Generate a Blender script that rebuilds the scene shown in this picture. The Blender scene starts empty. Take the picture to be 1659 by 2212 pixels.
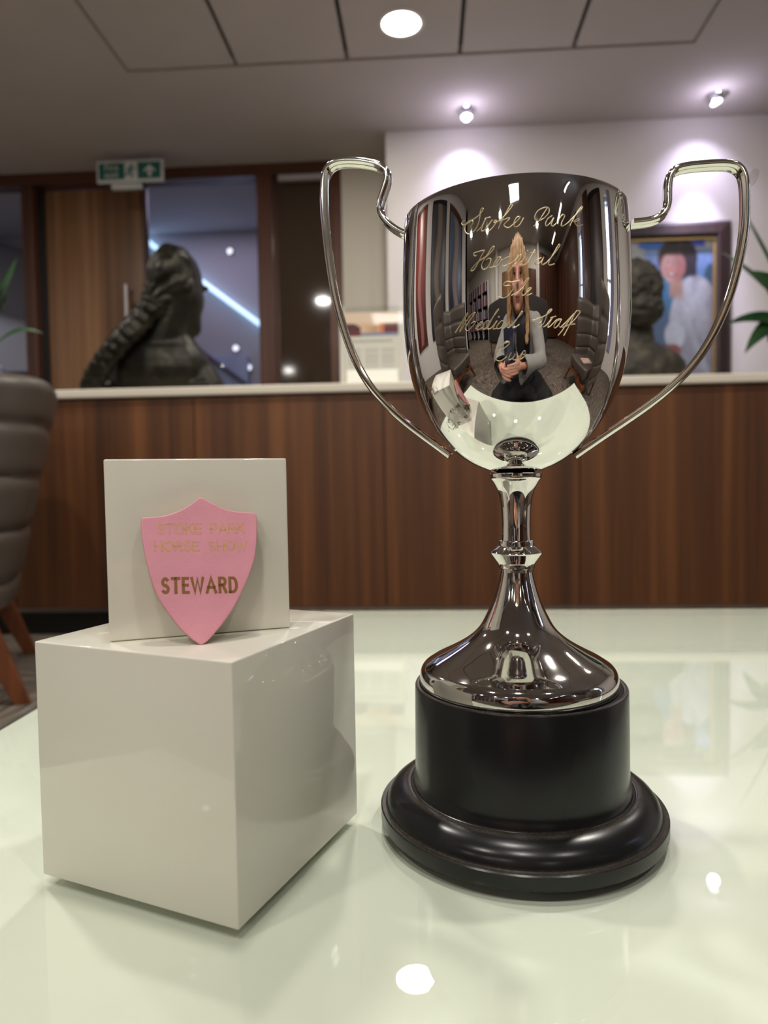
import bpy, bmesh, math, random
from mathutils import Vector, Matrix, Euler, noise
import numpy as np
R = math.radians
random.seed(7)
SC = bpy.context.scene
COL = SC.collection

# ------------------------------------------------------------------ camera, world, exposure
CAM_Z, TZ, ZC = 0.6148, 0.45, 2.738          # lens height, table top, ceiling
S = 2 / 3                                     # trophy profile unit -> metres
cam_d = bpy.data.cameras.new('camera'); cam = bpy.data.objects.new('camera', cam_d); COL.objects.link(cam)
yaw, pitch, roll = R(3.4), 0.0433934, -0.0165931
_cp, _sp = math.cos(pitch), math.sin(pitch)
_f = Vector((0, _cp, -_sp)); _u0 = Vector((0, _sp, _cp)); _r0 = Vector((1, 0, 0))
_r = _r0 * math.cos(roll) + _u0 * math.sin(roll); _u = _u0 * math.cos(roll) - _r0 * math.sin(roll)
_Z = Matrix.Rotation(yaw, 3, 'Z')
CR, CU, CW = _Z @ _r, _Z @ _u, _Z @ _f
CAMM = Matrix((( CR.x, CU.x, -CW.x, 0), (CR.y, CU.y, -CW.y, 0), (CR.z, CU.z, -CW.z, CAM_Z), (0, 0, 0, 1)))
cam.matrix_world = CAMM
cam_d.sensor_fit = 'VERTICAL'; cam_d.sensor_height = 36.0; cam_d.lens = 1533.544 / 2212 * 36
cam_d.clip_start = 0.004; cam_d.clip_end = 60
cam_d.dof.use_dof = True; cam_d.dof.focus_distance = 0.335; cam_d.dof.aperture_fstop = 9.5
SC.camera = cam
wd = bpy.data.worlds.new('world'); SC.world = wd; wd.use_nodes = True
wd.node_tree.nodes['Background'].inputs[0].default_value = (0.62, 0.72, 1.0, 1)
wd.node_tree.nodes['Background'].inputs[1].default_value = .6
SC.view_settings.view_transform = 'Standard'; SC.view_settings.look = 'None'
SC.view_settings.gamma = 1; SC.view_settings.use_curve_mapping = False
SC.view_settings.exposure = 0.0
SC.cycles.caustics_reflective = False; SC.cycles.caustics_refractive = False
SC.cycles.max_bounces = 10; SC.cycles.diffuse_bounces = 4; SC.cycles.glossy_bounces = 6
SC.cycles.transparent_max_bounces = 12; SC.cycles.blur_glossy = 0.3
SC.cycles.sample_clamp_indirect = 6

# ------------------------------------------------------------------ helpers
def lin(r, g, b):
    f = lambda c: (c / 255 / 12.92) if c <= 10 else ((c / 255 + 0.055) / 1.055) ** 2.4
    return (f(r), f(g), f(b), 1)

class NT:
    def __init__(s, name):
        s.m = bpy.data.materials.new(name); s.m.use_nodes = True; s.t = s.m.node_tree; s.n = s.t.nodes
        s.b = s.n['Principled BSDF']; s.out = s.n['Material Output']
    def add(s, kind, **kw):
        x = s.n.new(kind)
        for k, v in kw.items():
            if k.startswith('i_'):
                x.inputs[k[2:].replace('_', ' ')].default_value = v
            else: setattr(x, k, v)
        return x
    def link(s, a, b): s.t.links.new(a, b)
    def coord(s, out='Object', scale=(1, 1, 1)):
        tc = s.add('ShaderNodeTexCoord'); mp = s.add('ShaderNodeMapping'); mp.inputs['Scale'].default_value = scale
        s.link(tc.outputs[out], mp.inputs['Vector']); return mp.outputs[0]
    def noise(s, vec, scale, detail=3, rough=.5):
        x = s.add('ShaderNodeTexNoise'); x.inputs['Scale'].default_value = scale; x.inputs['Detail'].default_value = detail
        x.inputs['Roughness'].default_value = rough; s.link(vec, x.inputs['Vector']); return x.outputs['Fac']
    def ramp(s, fac, stops):
        x = s.add('ShaderNodeValToRGB'); e = x.color_ramp.elements
        while len(e) < len(stops): e.new(0.5)
        for el, (p, c) in zip(e, stops): el.position = p; el.color = c
        s.link(fac, x.inputs['Fac']); return x.outputs['Color']
    def mix(s, fac, a, b):
        x = s.add('ShaderNodeMix', data_type='RGBA')
        for sock, v in ((x.inputs['Factor'], fac), (x.inputs[6], a), (x.inputs[7], b)):
            if hasattr(v, 'is_linked') : s.link(v, sock)
            else: sock.default_value = v
        return x.outputs[2]
    def bump(s, h, strength=.2, dist=.001):
        x = s.add('ShaderNodeBump'); x.inputs['Strength'].default_value = strength; x.inputs['Distance'].default_value = dist
        s.link(h, x.inputs['Height']); s.link(x.outputs[0], s.b.inputs['Normal'])

def mat(name, col, rough=.5, metal=0.0, coat=0.0, spec=.5, emit=None, var=0.0, vscale=30, bump=0.0, bscale=200, bdist=.0006, vstretch=(1, 1, 1)):
    t = NT(name)
    t.b.inputs['Base Color'].default_value = col; t.b.inputs['Roughness'].default_value = rough
    t.b.inputs['Metallic'].default_value = metal; t.b.inputs['Coat Weight'].default_value = coat
    t.b.inputs['Coat Roughness'].default_value = .03; t.b.inputs['Specular IOR Level'].default_value = spec
    if emit: t.b.inputs['Emission Color'].default_value = emit[0]; t.b.inputs['Emission Strength'].default_value = emit[1]
    if var:
        v = t.coord('Object', vstretch); n = t.noise(v, vscale)
        lo = tuple(c * (1 - var) for c in col[:3]) + (1,); hi = tuple(min(1, c * (1 + var)) for c in col[:3]) + (1,)
        t.link(t.ramp(n, [(.3, lo), (.7, hi)]), t.b.inputs['Base Color'])
    if bump:
        v = t.coord('Object'); t.bump(t.noise(v, bscale, 4), bump, bdist)
    return t.m

def wood(name, dark, mid, light, scale=1.0, rough=.35, axis='Z', coat=.15):
    t = NT(name)
    st = {'Z': (26, 26, .55), 'X': (.55, 26, 26), 'Y': (26, .55, 26)}[axis]
    v = t.coord('Object', tuple(c * scale for c in st))
    n1 = t.noise(v, 1.0, 4, .6)
    st2 = {'Z': (5.5, 5.5, .12), 'X': (.12, 5.5, 5.5), 'Y': (5.5, .12, 5.5)}[axis]
    n2 = t.noise(t.coord('Object', tuple(c * scale for c in st2)), 1.0, 2)
    mx = t.add('ShaderNodeMath', operation='MULTIPLY_ADD'); t.link(n1, mx.inputs[0]); mx.inputs[1].default_value = .55
    m2 = t.add('ShaderNodeMath', operation='MULTIPLY'); t.link(n2, m2.inputs[0]); m2.inputs[1].default_value = .45
    t.link(m2.outputs[0], mx.inputs[2])
    c = t.ramp(mx.outputs[0], [(.34, dark), (.5, mid), (.66, light)])
    t.link(c, t.b.inputs['Base Color']); t.b.inputs['Roughness'].default_value = rough; t.b.inputs['Coat Weight'].default_value = coat
    t.b.inputs['Coat Roughness'].default_value = .15
    return t.m

def glassy(name, tint=(1, 1, 1, 1), ior=1.5, rough=.0):
    """thin sheet glass: clear where light passes, mirror-like by Fresnel"""
    t = NT(name); t.n.remove(t.b)
    tr = t.add('ShaderNodeBsdfTransparent'); tr.inputs[0].default_value = tint
    gl = t.add('ShaderNodeBsdfGlossy'); gl.inputs['Roughness'].default_value = rough
    ge = t.add('ShaderNodeNewGeometry'); dt = t.add('ShaderNodeVectorMath', operation='DOT_PRODUCT'); t.link(ge.outputs['Incoming'], dt.inputs[0]); t.link(ge.outputs['Normal'], dt.inputs[1])
    f0 = ((ior - 1) / (ior + 1)) ** 2
    ab = t.add('ShaderNodeMath', operation='ABSOLUTE'); t.link(dt.outputs['Value'], ab.inputs[0])
    om = t.add('ShaderNodeMath', operation='SUBTRACT'); om.inputs[0].default_value = 1; t.link(ab.outputs[0], om.inputs[1])
    pw = t.add('ShaderNodeMath', operation='POWER'); t.link(om.outputs[0], pw.inputs[0]); pw.inputs[1].default_value = 5
    fr = t.add('ShaderNodeMath', operation='MULTIPLY_ADD'); t.link(pw.outputs[0], fr.inputs[0]); fr.inputs[1].default_value = 1 - f0; fr.inputs[2].default_value = f0
    mx = t.add('ShaderNodeMixShader'); t.link(fr.outputs[0], mx.inputs[0]); t.link(tr.outputs[0], mx.inputs[1]); t.link(gl.outputs[0], mx.inputs[2])
    t.link(mx.outputs[0], t.out.inputs[0]); return t.m

def vcol_mat(name, rough=.5, coat=0.0):
    t = NT(name); a = t.add('ShaderNodeVertexColor', layer_name='print'); t.link(a.outputs[0], t.b.inputs['Base Color'])
    t.b.inputs['Roughness'].default_value = rough; t.b.inputs['Coat Weight'].default_value = coat; return t.m

class MB:
    def __init__(s): s.v = []; s.f = []
    def _add(s, vs, fs):
        o = len(s.v); s.v += [tuple(v) for v in vs]; s.f += [tuple(i + o for i in f) for f in fs]; return s
    def box(s, x0, x1, y0, y1, z0, z1, m=None):
        vs = [Vector(p) for p in ((x0, y0, z0), (x1, y0, z0), (x1, y1, z0), (x0, y1, z0), (x0, y0, z1), (x1, y0, z1), (x1, y1, z1), (x0, y1, z1))]
        if m is not None: vs = [m @ v for v in vs]
        return s._add(vs, [(3, 2, 1, 0), (4, 5, 6, 7), (0, 1, 5, 4), (1, 2, 6, 5), (2, 3, 7, 6), (3, 0, 4, 7)])
    def lathe(s, prof, n=64, c=(0, 0, 0), m=None):
        o = []; fs = []; k = len(prof)
        for i in range(n):
            a = 2 * math.pi * i / n
            for r, z in prof:
                p = Vector((c[0] + max(r, 1e-6) * math.cos(a), c[1] + max(r, 1e-6) * math.sin(a), c[2] + z)); o.append(m @ p if m is not None else p)
        for i in range(n):
            j = (i + 1) % n
            for q in range(k - 1): fs.append((i * k + q, j * k + q, j * k + q + 1, i * k + q + 1))
        return s._add(o, fs)
    def tube(s, pts, r, n=10, cap=True, flat=None):
        """round tube along pts; r scalar or list; flat=(width vector scale) unused"""
        pts = [Vector(p) for p in pts]; rs = r if isinstance(r, (list, tuple)) else [r] * len(pts)
        t0 = (pts[1] - pts[0]).normalized(); nrm = t0.orthogonal().normalized(); vs = []; fs = []
        for i, p in enumerate(pts):
            t = (pts[min(i + 1, len(pts) - 1)] - pts[max(i - 1, 0)]).normalized()
            nrm = (nrm - t * nrm.dot(t)).normalized(); b = t.cross(nrm)
            for k in range(n):
                a = 2 * math.pi * k / n; vs.append(p + (nrm * math.cos(a) + b * math.sin(a)) * rs[i])
        for i in range(len(pts) - 1):
            for k in range(n):
                k2 = (k + 1) % n; fs.append((i * n + k, i * n + k2, (i + 1) * n + k2, (i + 1) * n + k))
        if cap: fs.append(tuple(reversed(range(n)))); fs.append(tuple(range((len(pts) - 1) * n, len(pts) * n)))
        return s._add(vs, fs)
    def prism(s, outline, d, m=None):
        """outline in local XZ plane, extruded from y=0 to y=d (towards -Y when d<0)"""
        n = len(outline); vs = [Vector((x, 0, z)) for x, z in outline] + [Vector((x, d, z)) for x, z in outline]
        if m is not None: vs = [m @ v for v in vs]
        fs = [tuple(range(n)), tuple(reversed(range(n, 2 * n)))] + [(i, n + i, n + (i + 1) % n, (i + 1) % n) for i in range(n)]
        return s._add(vs, fs)
    def grid(s, fn, nu, nv, closed_u=False):
        vs = []; fs = []
        for i in range(nu):
            for j in range(nv): vs.append(fn(i / (nu if closed_u else nu - 1), j / (nv - 1)))
        for i in range(nu if closed_u else nu - 1):
            for j in range(nv - 1):
                i2 = (i + 1) % nu; fs.append((i * nv + j, i2 * nv + j, i2 * nv + j + 1, i * nv + j + 1))
        return s._add(vs, fs)
    def ell(s, c, rad, rot=None, n=20, k=12):
        c = Vector(c); rot = rot or Matrix.Identity(3)
        vs = []; fs = []
        for j in range(k + 1):
            ph = math.pi * j / k
            for i in range(n):
                a = 2 * math.pi * i / n
                vs.append(c + rot @ Vector((rad[0] * math.sin(ph) * math.cos(a), rad[1] * math.sin(ph) * math.sin(a), -rad[2] * math.cos(ph))))
        for j in range(k):
            for i in range(n):
                i2 = (i + 1) % n; fs.append((j * n + i, j * n + i2, (j + 1) * n + i2, (j + 1) * n + i))
        return s._add(vs, fs)
    def cap(s, p0, p1, r0, r1, n=16):
        """tapered capsule"""
        p0, p1 = Vector(p0), Vector(p1); d = (p1 - p0); L = d.length; t = d / L if L > 1e-6 else Vector((0, 0, 1))
        a = t.orthogonal().normalized(); b = t.cross(a); rings = []
        for q in range(5): ph = -math.pi / 2 + math.pi / 2 * q / 4; rings.append((p0 + t * (r0 * math.sin(ph)), max(r0 * math.cos(ph), 1e-5)))
        for q in range(5): ph = math.pi / 2 * q / 4; rings.append((p1 + t * (r1 * math.sin(ph)), max(r1 * math.cos(ph), 1e-5)))
        vs = []; fs = []
        for c, r in rings:
            for i in range(n): an = 2 * math.pi * i / n; vs.append(c + (a * math.cos(an) + b * math.sin(an)) * r)
        for j in range(len(rings) - 1):
            for i in range(n): i2 = (i + 1) % n; fs.append((j * n + i, j * n + i2, (j + 1) * n + i2, (j + 1) * n + i))
        return s._add(vs, fs)
    def mesh(s, name, bevel=0.0, seg=2, smooth=None, weld=True):
        me = bpy.data.meshes.new(name); me.from_pydata(s.v, [], s.f)
        bm = bmesh.new(); bm.from_mesh(me)
        if weld: bmesh.ops.remove_doubles(bm, verts=bm.verts, dist=1e-5)
        bmesh.ops.recalc_face_normals(bm, faces=bm.faces)
        if bevel:
            ed = [e for e in bm.edges if len(e.link_faces) == 2 and e.calc_face_angle(0) > R(25)]
            bmesh.ops.bevel(bm, geom=ed, offset=bevel, segments=seg, profile=.5, affect='EDGES', clamp_overlap=True)
        bm.to_mesh(me); bm.free()
        if smooth is not None:
            me.polygons.foreach_set('use_smooth', [True] * len(me.polygons)); me.set_sharp_from_angle(angle=R(smooth))
        return me
    def build(s, name, m, parent=None, loc=None, **kw):
        return place(name, s.mesh(name, **kw), m, parent, loc)

def place(name, me, m, parent=None, loc=None):
    o = bpy.data.objects.new(name, me); COL.objects.link(o)
    if m is not None:
        for q in (m if isinstance(m, (list, tuple)) else [m]): me.materials.append(q)
    if parent is not None: o.parent = parent
    if loc is not None: o.location = loc
    return o

def tag(o, label=None, cat=None, group=None, kind=None):
    for k, v in (('label', label), ('category', cat), ('group', group), ('kind', kind)):
        if v: o[k] = v
    return o
def thing(name, label, cat, loc=(0, 0, 0), rz=0.0, group=None):
    o = bpy.data.objects.new(name, None); COL.objects.link(o); o.location = loc; o.rotation_euler = (0, 0, rz)
    o.empty_display_size = .05
    return tag(o, label, cat, group)
def struct(name, mb, m, parent=None, **kw):
    o = mb.build(name, m, parent, **kw)
    if parent is None: o['kind'] = 'structure'
    return o
def copy_tree(o, parent=None):
    c = o.copy(); COL.objects.link(c)
    if parent is not None: c.parent = parent
    for ch in list(o.children): copy_tree(ch, c)
    return c
def remesh(mb, name, voxel, smooth_it=6, noise_fn=None, floor=None):
    """fuse overlapping volumes into one continuous skin"""
    me = mb.mesh(name + '_src'); o = bpy.data.objects.new(name, me); COL.objects.link(o)
    r = o.modifiers.new('r', 'REMESH'); r.mode = 'VOXEL'; r.voxel_size = voxel; r.use_smooth_shade = True
    sm = o.modifiers.new('s', 'SMOOTH'); sm.iterations = smooth_it; sm.factor = .5
    dg = bpy.context.evaluated_depsgraph_get(); dg.update()
    me2 = bpy.data.meshes.new_from_object(o.evaluated_get(dg)); bpy.data.objects.remove(o); bpy.data.meshes.remove(me); me2.name = name
    me2.materials.clear()
    if noise_fn:
        n = len(me2.vertices); co = np.empty(n * 3); me2.vertices.foreach_get('co', co)
        no = np.empty(n * 3); me2.vertices.foreach_get('normal', no); co = co.reshape(-1, 3); no = no.reshape(-1, 3)
        for i in range(n): co[i] += no[i] * noise_fn(Vector(co[i]))
        me2.vertices.foreach_set('co', co.ravel())
    if floor is not None:
        for vtx in me2.vertices: vtx.co.z = max(vtx.co.z, floor)
    me2.polygons.foreach_set('use_smooth', [True] * len(me2.polygons))
    return me2
def spline(pts, n=6, closed=False):
    """Catmull-Rom through pts (2-D or 3-D)"""
    P = [Vector(tuple(p) + (0,) * (3 - len(p))) for p in pts]; out = []
    N = len(P)
    for i in range(N if closed else N - 1):
        if closed: a, b, c, d = P[i - 1], P[i], P[(i + 1) % N], P[(i + 2) % N]
        else: a, b, c, d = P[max(i - 1, 0)], P[i], P[i + 1], P[min(i + 2, N - 1)]
        for q in range(n):
            t = q / n; out.append(.5 * ((2 * b) + (c - a) * t + (2 * a - 5 * b + 4 * c - d) * t * t + (3 * b - a - 3 * c + d) * t ** 3))
    if not closed: out.append(P[-1].copy())
    return out
def area(name, parent, loc, size, power, col=(1, 1, 1), shape='DISK', rot=(0, 0, 0), size_y=None, spread=180):
    l = bpy.data.lights.new(name, 'AREA'); l.shape = shape; l.size = size; l.energy = power; l.color = col; l.spread = R(spread)
    if size_y: l.size_y = size_y
    o = bpy.data.objects.new(name, l); COL.objects.link(o); o.location = loc; o.rotation_euler = rot
    if parent is not None: o.parent = parent
    return o
def paint(name, w, h, nx, ny, fn, m, parent=None, loc=(0, 0, 0)):
    """flat printed sheet in local XZ facing -Y; fn(u,v)->rgb (v up)"""
    mb = MB(); mb.grid(lambda a, b: Vector(((a - .5) * w, 0, b * h)), nx, ny)
    me = bpy.data.meshes.new(name); me.from_pydata(mb.v, [], [tuple(reversed(f)) for f in mb.f]); me.update()
    at = me.color_attributes.new('print', 'FLOAT_COLOR', 'POINT')
    cols = []
    for i in range(nx):
        for j in range(ny): cols += list(lin(*fn(i / (nx - 1), j / (ny - 1))))
    at.data.foreach_set('color', cols)
    return place(name, me, m, parent, loc)
# ------------------------------------------------------------------ materials
M = {}
M['ceil'] = mat('ceiling_paint', lin(190, 184, 178), .9, var=.03, vscale=3, spec=.2)
M['ceilback'] = mat('ceiling_void', lin(70, 66, 64), .95)
M['wallw'] = mat('wall_paint_white', lin(222, 217, 212), .85, bump=.05, bscale=600, spec=.25)
M['wallb'] = mat('wall_paint_cream', lin(212, 206, 192), .85, spec=.25)
M['hallw'] = mat('hall_paint', lin(200, 198, 205), .8)
M['frame_wood'] = wood('dark_frame_wood', lin(54, 28, 18), lin(84, 46, 28), lin(112, 66, 40), 1.0, .4)
M['frame_wood_x'] = wood('dark_frame_wood_x', lin(50, 27, 18), lin(74, 41, 27), lin(96, 56, 36), 1.0, .4, 'X')
M['door_wood'] = wood('door_veneer', lin(74, 48, 29), lin(130, 92, 60), lin(172, 132, 94), .40, .3)
M['desk_wood'] = wood('desk_veneer', lin(58, 32, 14), lin(90, 53, 25), lin(120, 75, 40), .75, .5, 'Z', 0.0)
M['chair_wood'] = wood('chair_wood', lin(80, 42, 24), lin(116, 66, 38), lin(140, 84, 50), 1.2, .35)
M['desk_top'] = mat('desk_top_white', lin(216, 208, 192), .35, coat=.2)
M['steel'] = mat('brushed_steel', lin(150, 146, 142), .35, 1.0)
M['kick'] = mat('black_kick', lin(24, 23, 24), .35)
M['darkglass'] = mat('dark_glass', lin(66, 53, 42), .06, coat=0, spec=.6)
M['alu'] = mat('aluminium', lin(190, 186, 186), .4, .6)
M['black'] = mat('black_satin', lin(20, 20, 21), .4)
M['sheet'] = glassy('sheet_glass', (.97, .98, .98, 1), 1.35)
M['lamp'] = mat('lamp_diffuser', (1, 1, 1, 1), .5, emit=((1, .97, .90, 1), 7))
M['lampcool'] = mat('lamp_cool', (1, 1, 1, 1), .5, emit=((.9, .9, 1, 1), 1.2))
M['chrome'] = mat('chrome', lin(205, 205, 212), .12, 1.0)
M['whitetrim'] = mat('white_trim', lin(225, 222, 218), .5)

# ------------------------------------------------------------------ structure
carp = NT('carpet')
v = carp.coord('Object', (2, 2, 2)); ck = carp.add('ShaderNodeTexChecker'); ck.inputs['Scale'].default_value = 1.0; carp.link(v, ck.inputs['Vector'])
sx = carp.coord('Object', (90, 5, 1)); sy = carp.coord('Object', (5, 90, 1))
na, nb = carp.noise(sx, 1, 2), carp.noise(sy, 1, 2)
st = carp.mix(ck.outputs['Fac'], na, nb)
carp.link(carp.ramp(st, [(.32, lin(58, 51, 46)), (.5, lin(98, 88, 79)), (.68, lin(140, 127, 114))]), carp.b.inputs['Base Color'])
carp.b.inputs['Roughness'].default_value = .95; carp.b.inputs['Specular IOR Level'].default_value = .1
struct('floor', MB().box(-6.8, 4.2, -5.3, 9.2, -.1, 0), carp.m)

XL, XR, X0, Y0 = -1.507, 1.349, -6.8, -5.3      # ceiling raft between XL..XR, -1.14..3.67
YA, YB = -1.14, 3.668
c = MB()
c.box(-6.8, XL, -5.3, 4.85, ZC, ZC + .06); c.box(XR, 4.2, -5.3, 4.85, ZC, ZC + .06)
c.box(XL, XR, YB, 4.85, ZC, ZC + .06); c.box(XL, XR, -5.3, YA, ZC, ZC + .06)
ceil = struct('ceiling', c, M['ceil'])
MB().box(XL - .01, XR + .01, YA - .01, YB + .01, ZC + .05, ZC + .08).build('ceiling_void', M['ceilback'], ceil)
xs = [XL, -.935, -.366, .2, .76, XR]; ys = [YB, 2.47, 1.27, .07, YA]
for i in range(5):
    for j in range(4):
        a, b = xs[i] + .010, xs[i + 1] - .010; p, q = ys[j + 1] + .010, ys[j] - .012
        MB().box(a, b, p, q, ZC + .004, ZC + .028).build('ceiling_panel', M['ceil'], ceil, bevel=.003, seg=1)

# far wall right of the opening, and the cream return strip left of it
struct('wall_back', MB().box(-.215, 4.2, 4.41, 4.9, 0, ZC), M['wallw'])
struct('wall_alcove', MB().box(-.531, -.215, 4.763, 4.9, 0, ZC), M['wallb'])
struct('wall_left', MB().box(-3.6, -3.45, -2.3, 4.9, 0, ZC), M['wallw'])
struct('wall_bay', MB().box(-6.8, -6.65, -5.3, -2.3, 0, ZC).box(-6.8, -3.45, -2.3, -2.15, 0, ZC), M['wallw'])
struct('wall_rear', MB().box(-6.8, 4.2, -5.3, -5.15, 0, ZC), M['wallb'])
# right wall with two tall windows
wr = MB(); wins = [(-2.0, -1.55), (.42, .86)]; za, zb = .75, 2.35
yy = [-5.3] + [q for w in wins for q in w] + [4.9]
for k in range(0, len(yy), 2): wr.box(3.6, 3.8, yy[k], yy[k + 1], 0, ZC)
for a, b in wins: wr.box(3.6, 3.8, a, b, 0, za); wr.box(3.6, 3.8, a, b, zb, ZC)
struct('wall_right', wr, M['wallw'])
for k, (a, b) in enumerate(wins):
    f = MB()
    for q in (a, (a + b) / 2 - .02, b - .05): f.box(3.66, 3.71, q, q + .05, za, zb)
    f.box(3.66, 3.71, a, b, za, za + .05); f.box(3.66, 3.71, a, b, zb - .05, zb); f.box(3.66, 3.71, a, b, 1.55, 1.59)
    w = struct('window_%d' % (k + 1), f, M['whitetrim'])
    MB().box(3.683, 3.688, a, b, za, zb).build('pane', M['sheet'], w)
    area('daylight', w, (3.9, (a + b) / 2, (za + zb) / 2), zb - za, 16, (.62, .76, 1), 'RECTANGLE', (0, R(90), 0), b - a)

# timber screen with door, glazed opening and dark glass door
YW = 4.763
hd = MB().box(-3.45, -.531, YW, YW + .12, ZC - .075, ZC); struct('trim_1', hd, M['frame_wood_x'])
for k, (a, b) in enumerate([(-2.722, -2.645), (-1.10, -.994), (-.593, -.531)]):
    struct('trim_%d' % (k + 2), MB().box(a, b, YW, YW + .14, 0, ZC - .075), M['frame_wood'], bevel=.004)
struct('trim_5', MB().box(-1.910, -1.890, YW + .06, YW + .14, 0, ZC - .075), M['frame_wood'])
d1 = struct('door_1', MB().box(-2.60, -1.910, YW + .09, YW + .13, .01, ZC - .085), M['door_wood'])
h = MB().tube([(-2.02, YW + .02, 1.66), (-2.02, YW + .02, 1.98)], .011, 12)
h.tube([(-2.02, YW + .02, 1.70), (-2.02, YW + .09, 1.70)], .007, 8).tube([(-2.02, YW + .02, 1.94), (-2.02, YW + .09, 1.94)], .007, 8)
h.build('door_handle', M['alu'], d1, smooth=40)
struct('wall_reveal', MB().box(-2.645, -2.60, YW + .07, YW + .14, 0, ZC - .075), M['black'])
d2 = struct('door_2', MB().box(-.994, -.968, YW + .03, YW + .08, 0, ZC - .08).box(-.62, -.593, YW + .03, YW + .08, 0, ZC - .08)
            .box(-.968, -.62, YW + .03, YW + .08, ZC - .13, ZC - .08).box(-.968, -.62, YW + .03, YW + .08, 0, .12), M['frame_wood'])
MB().box(-.968, -.62, YW + .045, YW + .06, .12, ZC - .13).build('pane', M['darkglass'], d2)
MB().box(-.95, -.60, YW - .02, YW + .028, 2.615, 2.655).build('door_closer', M['alu'], d2, bevel=.006)
w4 = struct('window_3', MB().box(-1.890, -1.880, YW + .08, YW + .11, 0, ZC - .075).box(-1.12, -1.10, YW + .08, YW + .11, 0, ZC - .075), M['frame_wood'])
MB().box(-1.880, -1.12, YW + .09, YW + .098, 0, ZC - .075).build('pane', M['sheet'], w4)
w5 = struct('window_4', MB().box(-3.45, -3.40, YW + .06, YW + .11, 0, ZC - .075).box(-3.40, -2.722, YW + .06, YW + .11, 0, .1), M['frame_wood'])
MB().box(-3.40, -2.722, YW + .09, YW + .098, .1, ZC - .075).build('pane', M['sheet'], w5)

# hall behind the screen
YH = 6.15
struct('wall_hall', MB().box(-6.0, 1.2, YH, YH + .12, 0, 2.86).box(1.0, 1.12, 4.9, YH, 0, 2.86).box(-6.0, -5.9, 4.9, YH, 0, 2.86)
       .box(-6.0, -3.6, 4.87, 4.9, 0, 2.86), M['hallw'])
struct('ceiling_hall', MB().box(-6.0, 1.2, 4.9, YH + .12, 2.80, 2.90), M['hallw'])
struct('wall_screen_side', MB().box(-2.74, -2.70, 4.91, YH, 0, 2.80), M['hallw'])
area('hall_light', None, (-1.7, 5.5, 2.78), 1.0, 5.0, (.80, .70, 1.0), 'RECTANGLE', (0, 0, 0), .6)
area('hall_light', None, (-4.6, 5.4, 2.78), .8, 7, (.92, .92, 1.0), 'RECTANGLE', (0, 0, 0), .6)
# stair rising on the hall's far wall: stringer, LED handrail, balusters' lower rail
st = thing('staircase_rail', 'sloping blue-white lit handrail on the hall wall behind the glass', 'handrail', (-2.5, YH - .06, 0))
def slope(z0, z1, x0, x1, r, nm, m):
    return MB().tube([(x0, 0, z0), (x1, 0, z1)], r, 12).build(nm, m, st, smooth=40)
M['led'] = mat('led_strip', (1, 1, 1, 1), .5, emit=((.42, .66, 1.0, 1), 1.8))
slope(2.80, 1.78, .02, 1.36, .022, 'light_strip', M['led'])
slope(1.95, .95, .34, 1.65, .02, 'lower_rail', mat('rail_grey', lin(110, 108, 130), .5))
slope(1.62, .62, .34, 1.65, .035, 'stringer', mat('rail_grey2', lin(105, 104, 125), .5))
MB().box(.62, .98, .01, .05, 0, 1.72).build('wall_panel', mat('pale_blue_panel', lin(190, 205, 240), .6), st)
for k, (x, z) in enumerate([(-1.66, 2.62), (-1.63, 1.79), (-1.52, 1.62)]):  # reflections in the glass, imitated by glowing discs added on the hall wall
    t = thing('wall_lamp', ['small round lamp high on the hall wall above the handrail', 'small round lamp on the hall wall below the lit handrail', 'lowest small round lamp on the hall wall beside the post'][k], 'lamp', (x, YH - .002, z), 0, 'round lamps on the hall wall')
    MB().lathe([(0, 0), (.034, 0), (.034, .012), (.027, .02)], 24, m=Matrix.Rotation(R(90), 4, 'X')).build('rim', M['chrome'], t, smooth=40)
    MB().lathe([(0, .014), (.027, .014)], 24, m=Matrix.Rotation(R(90), 4, 'X')).build('lens', M['lampcool'], t)  # glowing face of the added disc, imitating a glass reflection
# cabinet seen through the left pane
cb = thing('hall_cabinet', 'dark grey cabinet with a blue poster behind the left glass pane', 'cabinet', (-3.22, 5.6, 0))
MB().box(-.4, .42, -.2, .25, 0, 1.52).build('body', mat('cabinet_grey', lin(70, 68, 74), .5), cb, bevel=.008)
MB().box(.20, .30, -.206, -.2, .5, 1.45).build('poster', mat('poster_blue', lin(40, 50, 120), .5), cb)
dk = struct('trim_6', MB().prism([(-.9, 2.2), (.45, 1.75), (.45, 2.35), (-.9, 2.75)], .06, Matrix.Translation((-3.2, 6.0, .1))), mat('bulkhead_grey', lin(96, 92, 96), .8))

# ------------------------------------------------------------------ ceiling lamps
def downlight(x, y, p, label, r=.1, grp='round ceiling downlights', col=(1, .95, .875), zc=None):
    z = zc if zc else ZC + (.004 if XL < x < XR and YA < y < YB else 0)
    t = thing('downlight', label, 'downlight', (x, y, z), 0, grp)
    MB().lathe([(r * .93, .0), (r * .93, -.004), (r * 1.0, -.006), (r * 1.12, -.002), (r * 1.12, .002)], 40).build('trim_ring', M['whitetrim'], t, smooth=40)
    MB().lathe([(0, -.003), (r * .93, -.003)], 40).build('diffuser', M['lamp'], t)
    area('lamp', t, (0, 0, -.0065), r * 1.8, p, col)
    return t
downlight(-.084, 3.40, 14, 'round white downlight in the ceiling raft above the desk', .096)
downlight(-1.17, 1.26, 18, 'round downlight near the left edge of the ceiling raft, over the left chairs', .07)
downlight(-.084, .36, 14, 'round downlight in the middle of the ceiling raft, straight above the table', .09)
downlight(-.084, 1.9, 17, 'round downlight in the ceiling raft between the table and the desk', .09)  # added fill lamp to brighten the far side of the table
downlight(1.07, 1.26, 25, 'round downlight near the right edge of the ceiling raft', .09)  # added fill lamp for the far table and the cube's right face
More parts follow.
